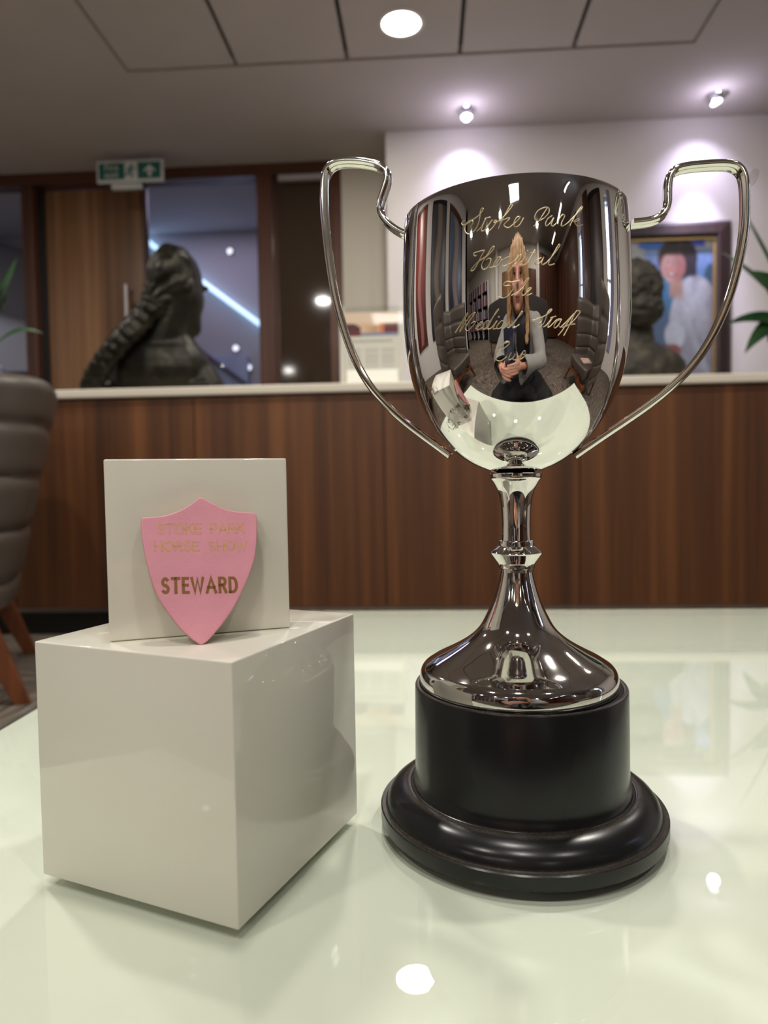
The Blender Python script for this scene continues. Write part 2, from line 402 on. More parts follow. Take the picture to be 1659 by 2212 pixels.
downlight(-1.17, -.85, 12, 'round downlight in the raft behind the photographer on the left', .09)  # added fill behind the camera for the near cube faces, whole rear row
downlight(-.084, -.85, 14, 'round downlight in the raft right behind the photographer', .09)
downlight(1.07, -.85, 10, 'round downlight in the raft behind the photographer on the right', .09)
downlight(-2.45, 2.3, 26, 'round downlight left of the raft in front of the timber door', .09)  # added fill lamp to lift the left ceiling and the door
downlight(2.1, 2.75, 8, 'round downlight right of the raft near the potted plant', .09)
downlight(-1.45, -3.8, 12, 'round downlight at the rear, beside the bright ceiling panel', .09)
downlight(-2.55, -3.75, 12, 'round downlight at the rear near the bookcases', .09)
downlight(-3.7, -2.95, 12, 'round downlight at the rear in front of the bookcase bay', .09)
downlight(1.3, -4.3, 12, 'round downlight at the rear right of the bright ceiling panel', .09)
t = thing('ceiling_light_panel', 'square bright light panel in the ceiling behind the photographer', 'ceiling light', (-.38, -3.4, ZC))
MB().box(-.33, .33, -.33, .33, -.012, 0).build('frame', M['whitetrim'], t, bevel=.004)
MB().box(-.30, .30, -.30, .30, -.016, -.011).build('diffuser', mat('panel_diffuser', (1, 1, 1, 1), .5, emit=((1, .96, .9, 1), 2.2)), t)
area('lamp', t, (0, 0, -.02), .55, 34, (1, .96, .9), 'SQUARE')
for k, (x, y) in enumerate([(2.75, -2.2), (2.75, -3.2), (2.75, -4.2)]):
    t = thing('strip_light', ['slim strip light on the ceiling by the rear window', 'middle slim strip light on the ceiling at the rear right', 'farthest slim strip light on the ceiling at the rear right'][k], 'ceiling light', (x, y, ZC), 0, 'slim strip lights at the rear right')
    MB().box(-.05, .05, -.3, .3, -.05, 0).build('body', M['whitetrim'], t, bevel=.008)
    MB().box(-.035, .035, -.29, .29, -.056, -.05).build('diffuser', M['lamp'], t)
# two adjustable wall-wash spots
for k, (x, y, tx) in enumerate([(.262, 4.19, 0.0), (1.664, 4.16, -.12)]):
    t = thing('ceiling_spot', ['small chrome tilting ceiling spot nearer the middle, above the cup', 'small chrome tilting ceiling spot at the right, above the framed portrait'][k], 'spotlight', (x, y, ZC), 0, 'tilting ceiling spots washing the far wall')
    MB().lathe([(.026, 0), (.052, 0), (.052, -.006), (.044, -.012), (.026, -.012)], 28).build('bezel', M['chrome'], t, smooth=40)
    rot = Matrix.Translation((tx * .25, .0, -.008)) @ Matrix.Rotation(R(-14), 4, 'X') @ Matrix.Rotation(R(tx * 120), 4, 'Y')
    MB().lathe([(.0, -.002), (.033, -.002), (.036, -.012), (.035, -.040), (.030, -.044), (.028, -.036)], 28, m=rot).build('lamp_head', M['chrome'], t, smooth=40)
    MB().lathe([(0, -.037), (.028, -.037)], 24, m=rot).build('lens', mat('spot_lens', (1, 1, 1, 1), .4, emit=((.95, .92, 1, 1), 5)), t)
    pt = bpy.data.lights.new('spill', 'POINT'); pt.energy = 1.6; pt.color = (.80, .72, 1.0); pt.shadow_soft_size = .03
    o = bpy.data.objects.new('spill', pt); COL.objects.link(o); o.parent = t; o.location = (tx * .3, -.05, -.12)
    l = bpy.data.lights.new('spot', 'SPOT'); l.energy = 17; l.color = (.74, .67, 1.0); l.spot_size = R(98); l.spot_blend = 1.0; l.shadow_soft_size = .025
    o = bpy.data.objects.new('spot', l); COL.objects.link(o); o.parent = t; o.location = (tx * .3, .01, -.062); o.rotation_euler = (R(31), 0, 0)
    l = bpy.data.lights.new('beam', 'SPOT'); l.energy = 130; l.color = (.74, .67, 1.0); l.spot_size = R(48); l.spot_blend = 1.0; l.shadow_soft_size = .025
    o = bpy.data.objects.new('beam', l); COL.objects.link(o); o.parent = t; o.location = (tx * .3, .01, -.062); o.rotation_euler = (R(10), 0, 0)

# ------------------------------------------------------------------ exit sign
M['sgreen'] = mat('sign_green', lin(8, 88, 76), .45); M['swhite'] = mat('sign_white', lin(196, 200, 196), .5)
sg = thing('exit_sign', 'hanging white and green fire exit sign with arrow under the ceiling', 'sign', (-1.845, 4.5, 2.6045))
MB().box(-.215, .215, -.012, .012, -.0685, .0685).build('panel', M['swhite'], sg, bevel=.004)
MB().box(-.200, -.034, -.0145, -.0121, -.050, .052).build('green_field', M['sgreen'], sg)
gf = MB().box(.052, .200, -.0145, -.0121, -.050, .052).build('green_field', M['sgreen'], sg)
ar = [(.130, .036), (.172, -.004), (.152, -.004), (.141, .007), (.141, -.036), (.119, -.036), (.119, .007), (.108, -.004), (.088, -.004)]
MB().prism(ar, -.002, Matrix.Translation((0, -.0146, 0))).build('arrow', M['swhite'], sg)
man = MB(); man.ell((.012, -.0135, .034), (.008, .002, .008))
for a, b, r in [((.010, .024), (.0, -.004), .0075), ((0, -.004), (.016, -.018), .006), ((.016, -.018), (.012, -.042), .005), ((0, -.004), (-.014, -.020), .006), ((-.014, -.020), (-.032, -.022), .005), ((.010, .020), (.026, .010), .004), ((.026, .010), (.036, .018), .004), ((.006, .02), (-.012, .014), .004), ((-.012, .014), (-.018, .0), .004)]:
    man.cap((a[0], -.0125, a[1]), (b[0], -.0125, b[1]), r, r, 8)
mm = man.mesh('running_figure'); 
for vtx in mm.vertices: vtx.co.y = -.0125 + (vtx.co.y + .0125) * .3
place('running_figure', mm, M['sgreen'], sg)
def text(body, size, parent, loc, m, name='lettering', align='CENTER', extrude=.0006, sx=1.0, rot=(R(90), 0, 0), space=1.0, offset=0.0):
    cu = bpy.data.curves.new(name, 'FONT'); cu.body = body; cu.size = size; cu.align_x = align; cu.extrude = extrude; cu.space_character = space; cu.offset = offset
    o = bpy.data.objects.new(name + '_tmp', cu); COL.objects.link(o); dg = bpy.context.evaluated_depsgraph_get(); dg.update()
    me = bpy.data.meshes.new_from_object(o.evaluated_get(dg)); bpy.data.objects.remove(o); me.materials.clear(); me.name = name
    p = place(name, me, m, parent, loc); p.rotation_euler = rot; p.scale = (sx, 1, 1); return p
text('Fire', .060, sg, (-.118, -.0152, .006), M['swhite'])
text('exit', .060, sg, (-.118, -.0152, -.040), M['swhite'])
for x in (-.15, .15): MB().tube([(x, 0, .068), (x, 0, .134)], .003, 8).build('hanger', M['alu'], sg)
MB().box(-.135, .06, .012, .05, -.098, -.062).build('lamp_housing', M['swhite'], sg, bevel=.006)

# ------------------------------------------------------------------ reception desk
YD = 2.815
ds = thing('reception_desk', 'long walnut veneer reception desk with thin white top behind table', 'desk', (0, YD, 0))
bx = [-2.45, -1.69, -.926, -.162, .602, 1.366, 2.13, 2.894]
for i in range(7):
    MB().box(bx[i] + .002, bx[i + 1] - .002, .0, .022, .116, .938).build('front_panel', M['desk_wood'], ds)
    MB().box(bx[i] + .002, bx[i + 1] - .002, .0, .022, .941, .967).build('top_rail', M['desk_wood'], ds)
MB().box(-2.45, 2.894, .022, .66, .1, .967).build('carcass', M['kick'], ds)
MB().box(-2.45, 2.894, .02, .028, .095, .116).build('steel_strip', M['steel'], ds)
MB().box(-2.45, 2.894, .045, .6, 0, .095).build('kickboard', M['kick'], ds)
MB().box(-2.47, 2.92, -.018, .68, .968, 1.004).build('worktop', M['desk_top'], ds, bevel=.006)
DT = 1.004

# leaflet stand
lf = thing('leaflet_stand', 'clear acrylic stand with a printed information sheet on the desk', 'sign', (-.214, 2.935, DT))
MB().box(-.132, .132, .012, .016, .002, .33).build('acrylic_back', glassy('acrylic', (.93, .94, .93, 1), 1.4), lf)
M['acw'] = mat('acrylic_frost', lin(205, 202, 190), .25, coat=.4)
MB().box(-.132, -.112, .006, .012, .002, .33).box(.112, .132, .006, .012, .002, .33).box(-.112, .112, .006, .012, .002, .022).build('edge_frame', M['acw'], lf, bevel=.002)
def leaflet(u, v):
    if v > .84: return (214, 190, 166)
    if v > .66:
        if u < .30 - (.0 if v < .78 else .08 * (v - .78) / .04): return (98, 22, 26) if v < .73 else (70, 22, 28)
        if v < .70: return (120, 128, 158)
        if u > .66: return (196, 112, 62) if u < .74 else (92, 30, 28)
        if u > .42 and v < .80 and (u * 31) % 1 < .5: return (170, 128, 88)
        return (206, 172, 140)
    if .56 < v < .60 and .08 < u < .88: return (168, 166, 154)
    for a, b in ((.06, .30), (.36, .62), (.68, .92)):
        if a < u < b and .20 < v < .47 and (v * 46) % 1 < .55: return (172, 170, 160)
    return (205, 203, 190)
paint('printed_sheet', .222, .282, 90, 110, leaflet, vcol_mat('leaflet_print', .35, .3), lf, (0, .010, .024))
MB().box(-.105, .108, -.002, .004, .018, .07).build('paper_strip', mat('white_strip', lin(250, 250, 240), .3), lf, bevel=.001)  # glare on the acrylic lip, imitated by a white strip

# ------------------------------------------------------------------ framed portrait
pf = thing('framed_portrait', 'dark framed portrait of a smiling woman in white blouse on far wall', 'picture', (1.37, 4.41, .95))
W2, H2 = .46, 1.175
rail_prof = [(0, 0), (.092, 0), (.092, -.03), (.075, -.042), (.02, -.036), (0, -.02)]
def rail(L, m):
    mb = MB(); n = len(rail_prof)
    a = [Vector((-L / 2, d, w)) for w, d in rail_prof]; a = [Vector((-L / 2 + (w), d, w)) for w, d in rail_prof]; b = [Vector((L / 2 - w, d, w)) for w, d in rail_prof]
    vs = [m @ q for q in a + b]; mb._add(vs, [tuple(range(n)), tuple(range(n, 2 * n))[::-1]] + [(i, (i + 1) % n, n + (i + 1) % n, n + i) for i in range(n)]); return mb
M['pf'] = wood('frame_mahogany', lin(26, 14, 14), lin(36, 20, 20), lin(48, 28, 27), 1.5, .4)
for nm, m, L in (('frame_rail', Matrix.Identity(4), 2 * W2), ('frame_rail', Matrix.Translation((0, 0, H2)) @ Matrix.Rotation(R(180), 4, 'Y'), 2 * W2),
                 ('frame_stile', Matrix.Translation((-W2, 0, H2 / 2)) @ Matrix.Rotation(R(90), 4, 'Y'), H2), ('frame_stile', Matrix.Translation((W2, 0, H2 / 2)) @ Matrix.Rotation(R(-90), 4, 'Y'), H2)):
    rail(L, m).build(nm, M['pf'], pf)
g = MB(); a = .092; b = .106
for x0, x1, z0, z1 in ((-W2 + a, -W2 + b, a, H2 - a), (W2 - b, W2 - a, a, H2 - a), (-W2 + b, W2 - b, a, a + .014), (-W2 + b, W2 - b, H2 - a - .014, H2 - a)): g.box(x0, x1, -.024, -.010, z0, z1)
g.build('gilt_slip', mat('gilt', lin(168, 140, 92), .4, .5), pf)
def sm(e0, e1, x): t = max(0, min(1, (x - e0) / (e1 - e0))); return t * t * (3 - 2 * t)
def mixc(a, b, t): return tuple(p + (q - p) * t for p, q in zip(a, b))
def portrait(u, v):
    # u 0..1 left-right, v 0..1 bottom-top
    u -= .055; v -= .065
    E = lambda cu, cv, ru, rv: ((u - cu) / ru) ** 2 + ((v - cv) / rv) ** 2
    c = mixc((70, 130, 175), (128, 156, 208), sm(.62, .80, v))
    if v < .62: c = mixc((86, 104, 132), c, sm(.4, .62, v))
    if v > .86: c = mixc(c, (190, 188, 192), sm(.86, .90, v))
    if v > .95: c = mixc(c, (96, 110, 120), sm(.95, .97, v) * (1 if u > .42 else .2))
    if u < .42: c = mixc(c, (176, 176, 182), sm(.42, .36, u) * sm(.5, .7, v))
    c = mixc(c, (70, 116, 200), sm(1.1, .8, E(.45, .91, .12, .035)))
    if .895 < v < .945 and .76 < u < .88: c = (78, 90, 212)
    c = mixc(c, (62, 92, 118), sm(1.1, .8, E(.93, .70, .06, .09)))
    c = mixc(c, (196, 172, 190), sm(1.1, .8, E(.96, .565, .07, .04)))
    if v < .30: c = mixc(c, (58, 56, 66), sm(.30, .16, v))
    sh = sm(1.08, .95, E(.80, .36, .22, .36))
    cl = mixc((160, 160, 176), (206, 208, 220), sm(.25, .60, v)); cl = mixc(cl, (150, 138, 148), sm(.84, .98, u) * .7); cl = mixc(cl, (124, 124, 142), .7 * max(0, noise.noise(Vector((u * 9 + v * 4, v * 7 - u * 3, 1)))) * 1.6)
    cl = mixc(cl, (142, 142, 160), .55 * sm(.03, .0, abs((u - .75) + (v - .42) * .55))); cl = mixc(cl, (226, 228, 236), .5 * sm(.05, .0, abs((u - .70) + (v - .52) * .5)))
    c = mixc(c, cl, sh)
    c = mixc(c, (198, 202, 216), sm(1.1, .9, E(.635, .36, .085, .085)))
    c = mixc(c, (150, 92, 84), sm(1.1, .85, E(.61, .265, .075, .04)))
    if .56 < v < .74: c = mixc(c, (192, 152, 140), sm(.065, .045, abs(u - .645)) * sm(.55, .62, v))
    hcol = mixc((92, 64, 62), (50, 42, 50), sm(.50, .58, u)); hcol = mixc(hcol, (86, 70, 74), .5 * sm(.03, .0, abs((u - .66) - (v - .88) * .8)))
    c = mixc(c, hcol, sm(1.1, .92, E(.655, .825, .160, .128)))
    if .70 < v < .83: c = mixc(c, (50, 43, 53), sm(.715, .735, u) * sm(.82, .80, u) * sm(.70, .73, v))
    fc = E(.622, .775, .102, .098); skin = mixc((214, 168, 158), (176, 120, 112), sm(.56, .70, u)); c = mixc(c, skin, sm(1.12, .86, fc))
    if fc < 1.3: c = mixc(c, (66, 52, 60), sm(.836, .862, v))
    c = mixc(c, (196, 128, 124), .6 * sm(1.2, .3, E(.572, .762, .03, .022))); c = mixc(c, (186, 116, 114), .6 * sm(1.2, .3, E(.668, .755, .03, .022)))
    for cu in (.578, .655):
        c = mixc(c, (128, 104, 112), .55 * sm(.35, .1, abs(E(cu, .806, .034, .022) - 1))); c = mixc(c, (96, 70, 76), .8 * sm(1.1, .6, E(cu, .805, .013, .007)))
    d = E(.608, .728, .036, .013); c = mixc(c, (150, 86, 86), sm(2.0, 1.1, d) * .6); c = mixc(c, (236, 218, 212), sm(1.0, .7, E(.608, .731, .028, .006)))
    c = mixc(c, (188, 128, 122), .5 * sm(1.1, .5, E(.606, .772, .013, .026)))
    k = .06 * noise.noise(Vector((u * 30, v * 34, 0))) + .05 * noise.noise(Vector((u * 11, v * 9, 3)))
    c = tuple(max(0, min(255, q * (1 + k))) for q in c)
    return c
paint('portrait_print', 2 * W2 - .2, H2 - .2, 110, 130, portrait, vcol_mat('portrait_paint', .5), pf, (0, -.006, .1))
MB().box(-W2 + .09, W2 - .09, -.0095, -.0085, .09, H2 - .09).build('glazing', M['sheet'], pf)
# ------------------------------------------------------------------ glass table
tb = thing('glass_table', 'low square table with pale green-white back-painted glass top', 'table', (.0695, .5275, 0))
TX, TY = .3705, .3965
MB().box(-TX, TX, -TY, TY, TZ - .0045, TZ).build('glass_top', glassy('table_glass', (.985, 1, .985, 1), 1.52), tb)
MB().box(-TX + .002, TX - .002, -TY + .002, TY - .002, TZ - .012, TZ - .0047).build('painted_backing', mat('paint_backing', lin(228, 230, 217), .6, spec=.2, var=.012, vscale=5), tb)
MB().box(-TX + .03, TX - .03, -TY + .03, TY - .03, TZ - .05, TZ - .0125).build('frame', M['chair_wood'], tb, bevel=.003)
for sx_ in (-1, 1):
    for sy_ in (-1, 1):
        MB().box(-.024, .024, -.024, .024, 0, TZ - .05).build('leg', M['chair_wood'], tb, (sx_ * (TX - .055), sy_ * (TY - .055), 0), bevel=.003)

# ------------------------------------------------------------------ white display cubes
M['acrylic'] = mat('white_acrylic', lin(229, 226, 213), .035, spec=.5, bump=.0)
def cube(name, label, loc, rz, s):
    me = MB().box(0, s, 0, s, 0, s).mesh(name, bevel=.0007, seg=3, smooth=30)
    o = place(name, me, M['acrylic']); o.location = loc; o.rotation_euler = (0, 0, rz); return tag(o, label, 'display cube', 'white gloss display cubes')
cube('display_cube', 'larger white gloss cube standing on the glass table, badge cube on top', Vector((-.16479, .28578, TZ + .0002)), R(-20.5), .1)
cube('display_cube', 'smaller white gloss cube standing on the larger cube behind the pink badge', Vector((-.1312, .2832, TZ + .1004)), R(21.4037), .0752)

# ------------------------------------------------------------------ pink shield badge leaning on the smaller cube
BADGE = [(37.6,60.3),(36.7,59.9),(33.7,57.5),(29.5,55.1),(25.2,53.5),(21.0,52.7),(17.4,52.5),(14.2,52.4),(13.8,50.0),(14.0,44.5),(14.7,39.0),(15.8,32.4),(17.4,25.8),(19.5,19.8),(22.9,13.7),(26.8,8.0),(30.8,3.4),(34.4,0.2),(35.9,-0.2),(37.8,0.7),(41.9,4.7),(45.9,9.3),(50.0,15.0),(53.6,21.4),(56.7,27.9),(59.0,34.6),(60.1,41.4),(60.5,47.2),(60.5,51.5),(59.7,52.9),(58.0,53.2),(52.4,53.8),(47.5,55.1),(42.6,57.6),(38.9,59.8)]
M['leather'] = mat('pink_leather', lin(232, 160, 176), .42, coat=.12, var=.05, vscale=60, bump=.25, bscale=900, bdist=.0004)
M['leather_edge'] = mat('badge_board', lin(176, 150, 112), .7)
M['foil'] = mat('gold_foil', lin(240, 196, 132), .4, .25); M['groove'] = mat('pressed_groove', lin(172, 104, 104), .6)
M['foil_dark'] = mat('gold_foil_dark', lin(158, 118, 66), .45, .5)
bu = Vector((math.cos(R(21.4037)), math.sin(R(21.4037)), 0)); bn = Vector((bu.y, -bu.x, 0)); tl = R(12.93)
bv = Vector((0, 0, 1)) * math.cos(tl) - bn * math.sin(tl); bf = bu.cross(bv)          # bf faces the viewer
bo = Vector((-.1312, .2832, TZ + .1004)) + bn * .0183
BM = Matrix(((bu.x, -bf.x, bv.x, bo.x), (bu.y, -bf.y, bv.y, bo.y), (bu.z, -bf.z, bv.z, bo.z), (0, 0, 0, 1)))
bd = thing('badge', 'pink leather shield badge with gold STEWARD lettering leaning on small cube', 'badge'); bd.matrix_world = BM
# drop corner detail through a spline so the outline stays smooth but the corners stay crisp
ol = [(x / 1000, z / 1000) for x, z in BADGE]
seg = [ol[0:8], ol[7:24], ol[23:31], ol[30:] + ol[:1]]
out = []
for sgm in seg: out += [(p.x, p.y) for p in spline(sgm, 4)][:-1]
T_ = .0040
MB().prism(out, T_).build('board', M['leather_edge'], bd)
cx_ = sum(p[0] for p in out) / len(out); cz_ = sum(p[1] for p in out) / len(out)
lm = MB(); rings = [(1.0, .0004), (1.0, -.0005), (.996, -.0010), (.988, -.00125), (.975, -.0013), (.955, -.0013)]
n_ = len(out); vs = []
for k_, y_ in rings:
    vs += [Vector((cx_ + (x - cx_) * k_, y_, cz_ + (z - cz_) * k_)) for x, z in out]
fs = [(a * n_ + i, a * n_ + (i + 1) % n_, (a + 1) * n_ + (i + 1) % n_, (a + 1) * n_ + i) for a in range(5) for i in range(n_)] + [tuple(range(5 * n_, 6 * n_))]
lm._add(vs, fs); lm.build('leather_face', M['leather'], bd, smooth=60)
FY = -.00132
def arc(cx, cy, rx, ry, a0, a1, n=14): return [(cx + rx * math.cos(R(a0 + (a1 - a0) * i / n)), cy + ry * math.sin(R(a0 + (a1 - a0) * i / n))) for i in range(n + 1)]
GL = {'S': [arc(.5, .74, .40, .25, 40, 270, 12)[:] + arc(.5, .25, .43, .24, 90, -140, 12)], 'T': [[(0, 1), (1, 1)], [(.5, 1), (.5, 0)]],
      'O': [arc(.5, .5, .5, .5, 0, 360, 24)], 'K': [[(.05, 0), (.05, 1)], [(.95, 1), (.05, .38)], [(.36, .60), (1, 0)]], 'E': [[(.95, 1), (.06, 1), (.06, 0), (1, 0)], [(.06, .52), (.85, .52)]],
      'P': [[(.06, 0), (.06, 1), (.6, 1)] + arc(.62, .74, .34, .26, 90, -90, 10) + [(.06, .48)]], 'A': [[(0, 0), (.5, 1), (1, 0)], [(.17, .34), (.83, .34)]],
      'R': [[(.06, 0), (.06, 1), (.6, 1)] + arc(.62, .75, .32, .25, 90, -90, 10) + [(.06, .5)], [(.55, .5), (1, 0)]], 'H': [[(.05, 0), (.05, 1)], [(.95, 0), (.95, 1)], [(.05, .52), (.95, .52)]],
      'W': [[(0, 1), (.26, 0), (.5, .95), (.74, 0), (1, 1)]], 'D': [[(.06, 0), (.06, 1), (.45, 1)] + arc(.47, .5, .5, .5, 90, -90, 14) + [(.06, 0)]]}
WD = {'S': .78, 'T': .9, 'O': 1.0, 'K': .86, 'E': .78, 'P': .8, 'A': .96, 'R': .84, 'H': .9, 'W': 1.25, 'D': .9, ' ': .75}
def stroke_text(word, x0, x1, zb0, zb1, h0, h1, sw, y, gap, name, m, parent, double=False, hw=None):
    """flat stroke lettering laid on the badge face between x0 and x1 (metres)"""
    tot = sum((hw or WD).get(c, .8) for c in word) + gap * (len(word) - 1); mb = MB(); u = 0
    k = (x1 - x0) / tot
    for c in word:
        w = (hw or WD).get(c, .8)
        for s_ in GL.get(c, []):
            pts = []
            for gx, gz in s_:
                X = x0 + (u + gx * w) * k; t = (X - x0) / (x1 - x0); H = h0 + (h1 - h0) * t
                pts.append(Vector((X, y, zb0 + (zb1 - zb0) * t + gz * H)))
            ribbon(mb, pts, sw)
        u += w + gap
    return mb.build(name, m, parent)
def ribbon(mb, pts, w):
    n = len(pts); vs = []
    for i, p in enumerate(pts):
        a = pts[max(i - 1, 0)]; b = pts[min(i + 1, n - 1)]; d = (p - a).normalized() + (b - p).normalized(); d.y = 0; d = d.normalized() if d.length > 1e-6 else (b - p).normalized(); nr = Vector((-d.z, 0, d.x))
        k = 1.0
        if 0 < i < n - 1:
            d1 = (p - a).normalized(); c_ = max(.45, abs(d1.dot(d))); k = 1 / c_
        e = d * (w * .5 if i == n - 1 else (-w * .5 if i == 0 else 0))
        q = p + e; vs += [q + nr * w * .5 * k, q - nr * w * .5 * k, q + nr * w * .5 * k + Vector((0, .0006, 0)), q - nr * w * .5 * k + Vector((0, .0006, 0))]
    fs = []
    for i in range(n - 1):
        a, b = i * 4, i * 4 + 4; fs += [(a, a + 1, b + 1, b), (a, b, b + 2, a + 2), (a + 1, a + 3, b + 3, b + 1)]
    mb._add(vs, fs)
# light pressed lines, then the bold lower word, each over a painted shadow
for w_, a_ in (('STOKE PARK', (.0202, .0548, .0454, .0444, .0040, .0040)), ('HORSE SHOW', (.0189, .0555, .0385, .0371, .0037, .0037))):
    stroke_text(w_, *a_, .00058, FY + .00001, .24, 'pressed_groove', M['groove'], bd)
    stroke_text(w_, *a_, .00042, FY - .00003, .24, 'lettering', M['foil'], bd)
SW_ = {'S': .62, 'T': .62, 'E': .50, 'W': 1.10, 'A': .86, 'R': .64, 'D': .74}
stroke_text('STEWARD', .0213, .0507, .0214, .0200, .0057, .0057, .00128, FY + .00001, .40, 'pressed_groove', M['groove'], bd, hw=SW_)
stroke_text('STEWARD', .0213, .0507, .0214, .0200, .0057, .0057, .00104, FY - .00003, .40, 'lettering', M['foil_dark'], bd, hw=SW_)

# ------------------------------------------------------------------ silver trophy cup
TR = thing('trophy_cup', 'tall two handled silver trophy cup on round black plinth standing on table', 'trophy', (.0443, .3464, TZ + .0002), math.atan2(.3464, .0443) - math.pi / 2)
def silver(name, base=(.80, .775, .755), rough=.035, stain=None, dull=0.0):
    t = NT(name); t.b.inputs['Metallic'].default_value = 1.0
    v = t.coord('Object'); big = t.noise(v, 55, 4, .6); fine = t.noise(v, 700, 3)
    c = t.ramp(big, [(.25, tuple(x * .90 for x in base) + (1,)), (.75, base + (1,))])
    if stain:
        tc = t.add('ShaderNodeTexCoord'); acc = None
        for cen, sc_, th in stain:
            sb = t.add('ShaderNodeVectorMath', operation='SUBTRACT'); t.link(tc.outputs['Object'], sb.inputs[0]); sb.inputs[1].default_value = cen
            rt = t.add('ShaderNodeVectorRotate', rotation_type='EULER_XYZ'); rt.inputs['Rotation'].default_value = (0, R(38), 0); t.link(sb.outputs[0], rt.inputs['Vector'])
            ml = t.add('ShaderNodeVectorMath', operation='MULTIPLY'); t.link(rt.outputs[0], ml.inputs[0]); ml.inputs[1].default_value = sc_
            ln = t.add('ShaderNodeVectorMath', operation='LENGTH'); t.link(ml.outputs[0], ln.inputs[0])
            ns = t.noise(v, 210, 5, .7); ad = t.add('ShaderNodeMath', operation='MULTIPLY_ADD'); t.link(ns, ad.inputs[0]); ad.inputs[1].default_value = 1.9; t.link(ln.outputs['Value'], ad.inputs[2])
            r_ = t.ramp(ad.outputs[0], [(0, (.55, .55, .55, 1)), (th / 3 - .06, (.35, .35, .35, 1)), (th / 3 - .02, (1, 1, 1, 1)), (th / 3, (1, 1, 1, 1)), (th / 3 + .004, (0, 0, 0, 1))])
            dv = t.add('ShaderNodeMath', operation='DIVIDE'); t.link(ad.outputs[0], dv.inputs[0]); dv.inputs[1].default_value = 3.0; t.link(dv.outputs[0], r_.node.inputs['Fac'])
            sw = t.ramp(t.noise(v, 420, 4, .6), [(.42, (.25, .25, .25, 1)), (.5, (1, 1, 1, 1))])
            lt = t.add('ShaderNodeMath', operation='MULTIPLY'); t.link(r_, lt.inputs[0]); t.link(sw, lt.inputs[1])
            if acc is None: acc = lt.outputs[0]
            else:
                mx = t.add('ShaderNodeMath', operation='MAXIMUM'); t.link(acc, mx.inputs[0]); t.link(lt.outputs[0], mx.inputs[1]); acc = mx.outputs[0]
        c = t.mix(acc, c, (.16, .14, .12, 1))
        rr = t.add('ShaderNodeMath', operation='MULTIPLY_ADD'); t.link(acc, rr.inputs[0]); rr.inputs[1].default_value = .10; rr.inputs[2].default_value = rough; t.link(rr.outputs[0], t.b.inputs['Roughness'])
    else: t.b.inputs['Roughness'].default_value = rough
    t.link(c, t.b.inputs['Base Color'])
    t.bump(t.noise(v, 24, 2), .035 + dull, .002)
    return t.m
def cyl(th, z, r): a = R(th); return Vector((r * math.sin(a), -r * math.cos(a), z))
M['silver'] = silver('silver', rough=.03)
M['silver_bowl'] = silver('silver_bowl', (.84, .82, .80), .018, [(cyl(-33.5, .1915, .049), (120, 60, 260), 2.05), (cyl(-47.2, .2035, .0505), (230, 150, 330), 1.85)])
M['silver_foot'] = silver('silver_foot', (.66, .635, .615), .05, dull=.02)
M['silver_inside'] = silver('silver_handle', (.74, .73, .68), .09, dull=.12)
pl = NT('bakelite'); tc_ = pl.add('ShaderNodeTexCoord'); sp_ = pl.add('ShaderNodeSeparateXYZ'); pl.link(tc_.outputs['Object'], sp_.inputs[0])
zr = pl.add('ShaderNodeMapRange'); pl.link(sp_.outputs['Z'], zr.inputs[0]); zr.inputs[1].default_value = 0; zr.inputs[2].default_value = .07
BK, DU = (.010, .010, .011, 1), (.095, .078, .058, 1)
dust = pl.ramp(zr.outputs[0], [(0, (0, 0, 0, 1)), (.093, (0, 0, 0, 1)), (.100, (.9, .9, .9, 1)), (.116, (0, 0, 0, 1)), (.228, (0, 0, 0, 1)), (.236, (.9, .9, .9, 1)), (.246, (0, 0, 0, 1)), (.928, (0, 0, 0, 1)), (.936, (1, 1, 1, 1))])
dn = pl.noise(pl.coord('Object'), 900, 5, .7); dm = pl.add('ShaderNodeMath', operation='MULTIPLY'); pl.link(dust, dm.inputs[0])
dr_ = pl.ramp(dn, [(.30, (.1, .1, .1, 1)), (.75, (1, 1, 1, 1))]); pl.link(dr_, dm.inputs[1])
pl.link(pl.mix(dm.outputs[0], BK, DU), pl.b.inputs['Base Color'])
pr = pl.ramp(pl.noise(pl.coord('Object'), 40, 3), [(.3, (.22,) * 3 + (1,)), (.7, (.26,) * 3 + (1,))]); pl.link(pr, pl.b.inputs['Roughness']); pl.b.inputs['Specular IOR Level'].default_value = .35
sc = lambda P: [(r * S, z * S) for r, z in P]
PL = [(0, 0), (.1012, 0), (.1024, .0005), (.1028, .0014), (.1028, .0096), (.1020, .0104), (.0994, .0102), (.0986, .0108), (.0981, .0128), (.0970, .0158), (.0948, .0187), (.0918, .0212), (.0882, .0232), (.0845, .0246), (.0815, .0253), (.0804, .0250), (.0797, .0243), (.0790, .0247), (.0786, .0268), (.0779, .0288), (.0772, .0304), (.0770, .0335), (.0769, .04), (.0763, .0968), (.0757, .0980), (.0740, .0984), (.0728, .0980), (.0722, .0972), (0, .0972)]
MB().lathe(sc(PL), 128).build('plinth', pl.m, TR, smooth=35)
dx = -.0009
FT = [(0, .0972), (.0700, .0972), (.0711, .0978), (.0714, .0990), (.0713, .1040), (.0710, .1062), (.0702, .1084), (.0690, .1102)] + [(p.x, p.y) for p in spline([(.0674, .1118), (.0605, .1162), (.0503, .1215), (.0395, .1278), (.0314, .1341), (.0262, .1402), (.0218, .1484), (.0185, .1556), (.0160, .1625), (.0129, .1730), (.0116, .1800)], 5)]
MB().lathe(sc(FT), 128).build('foot', M['silver_foot'], TR, (dx, 0, 0), smooth=40)
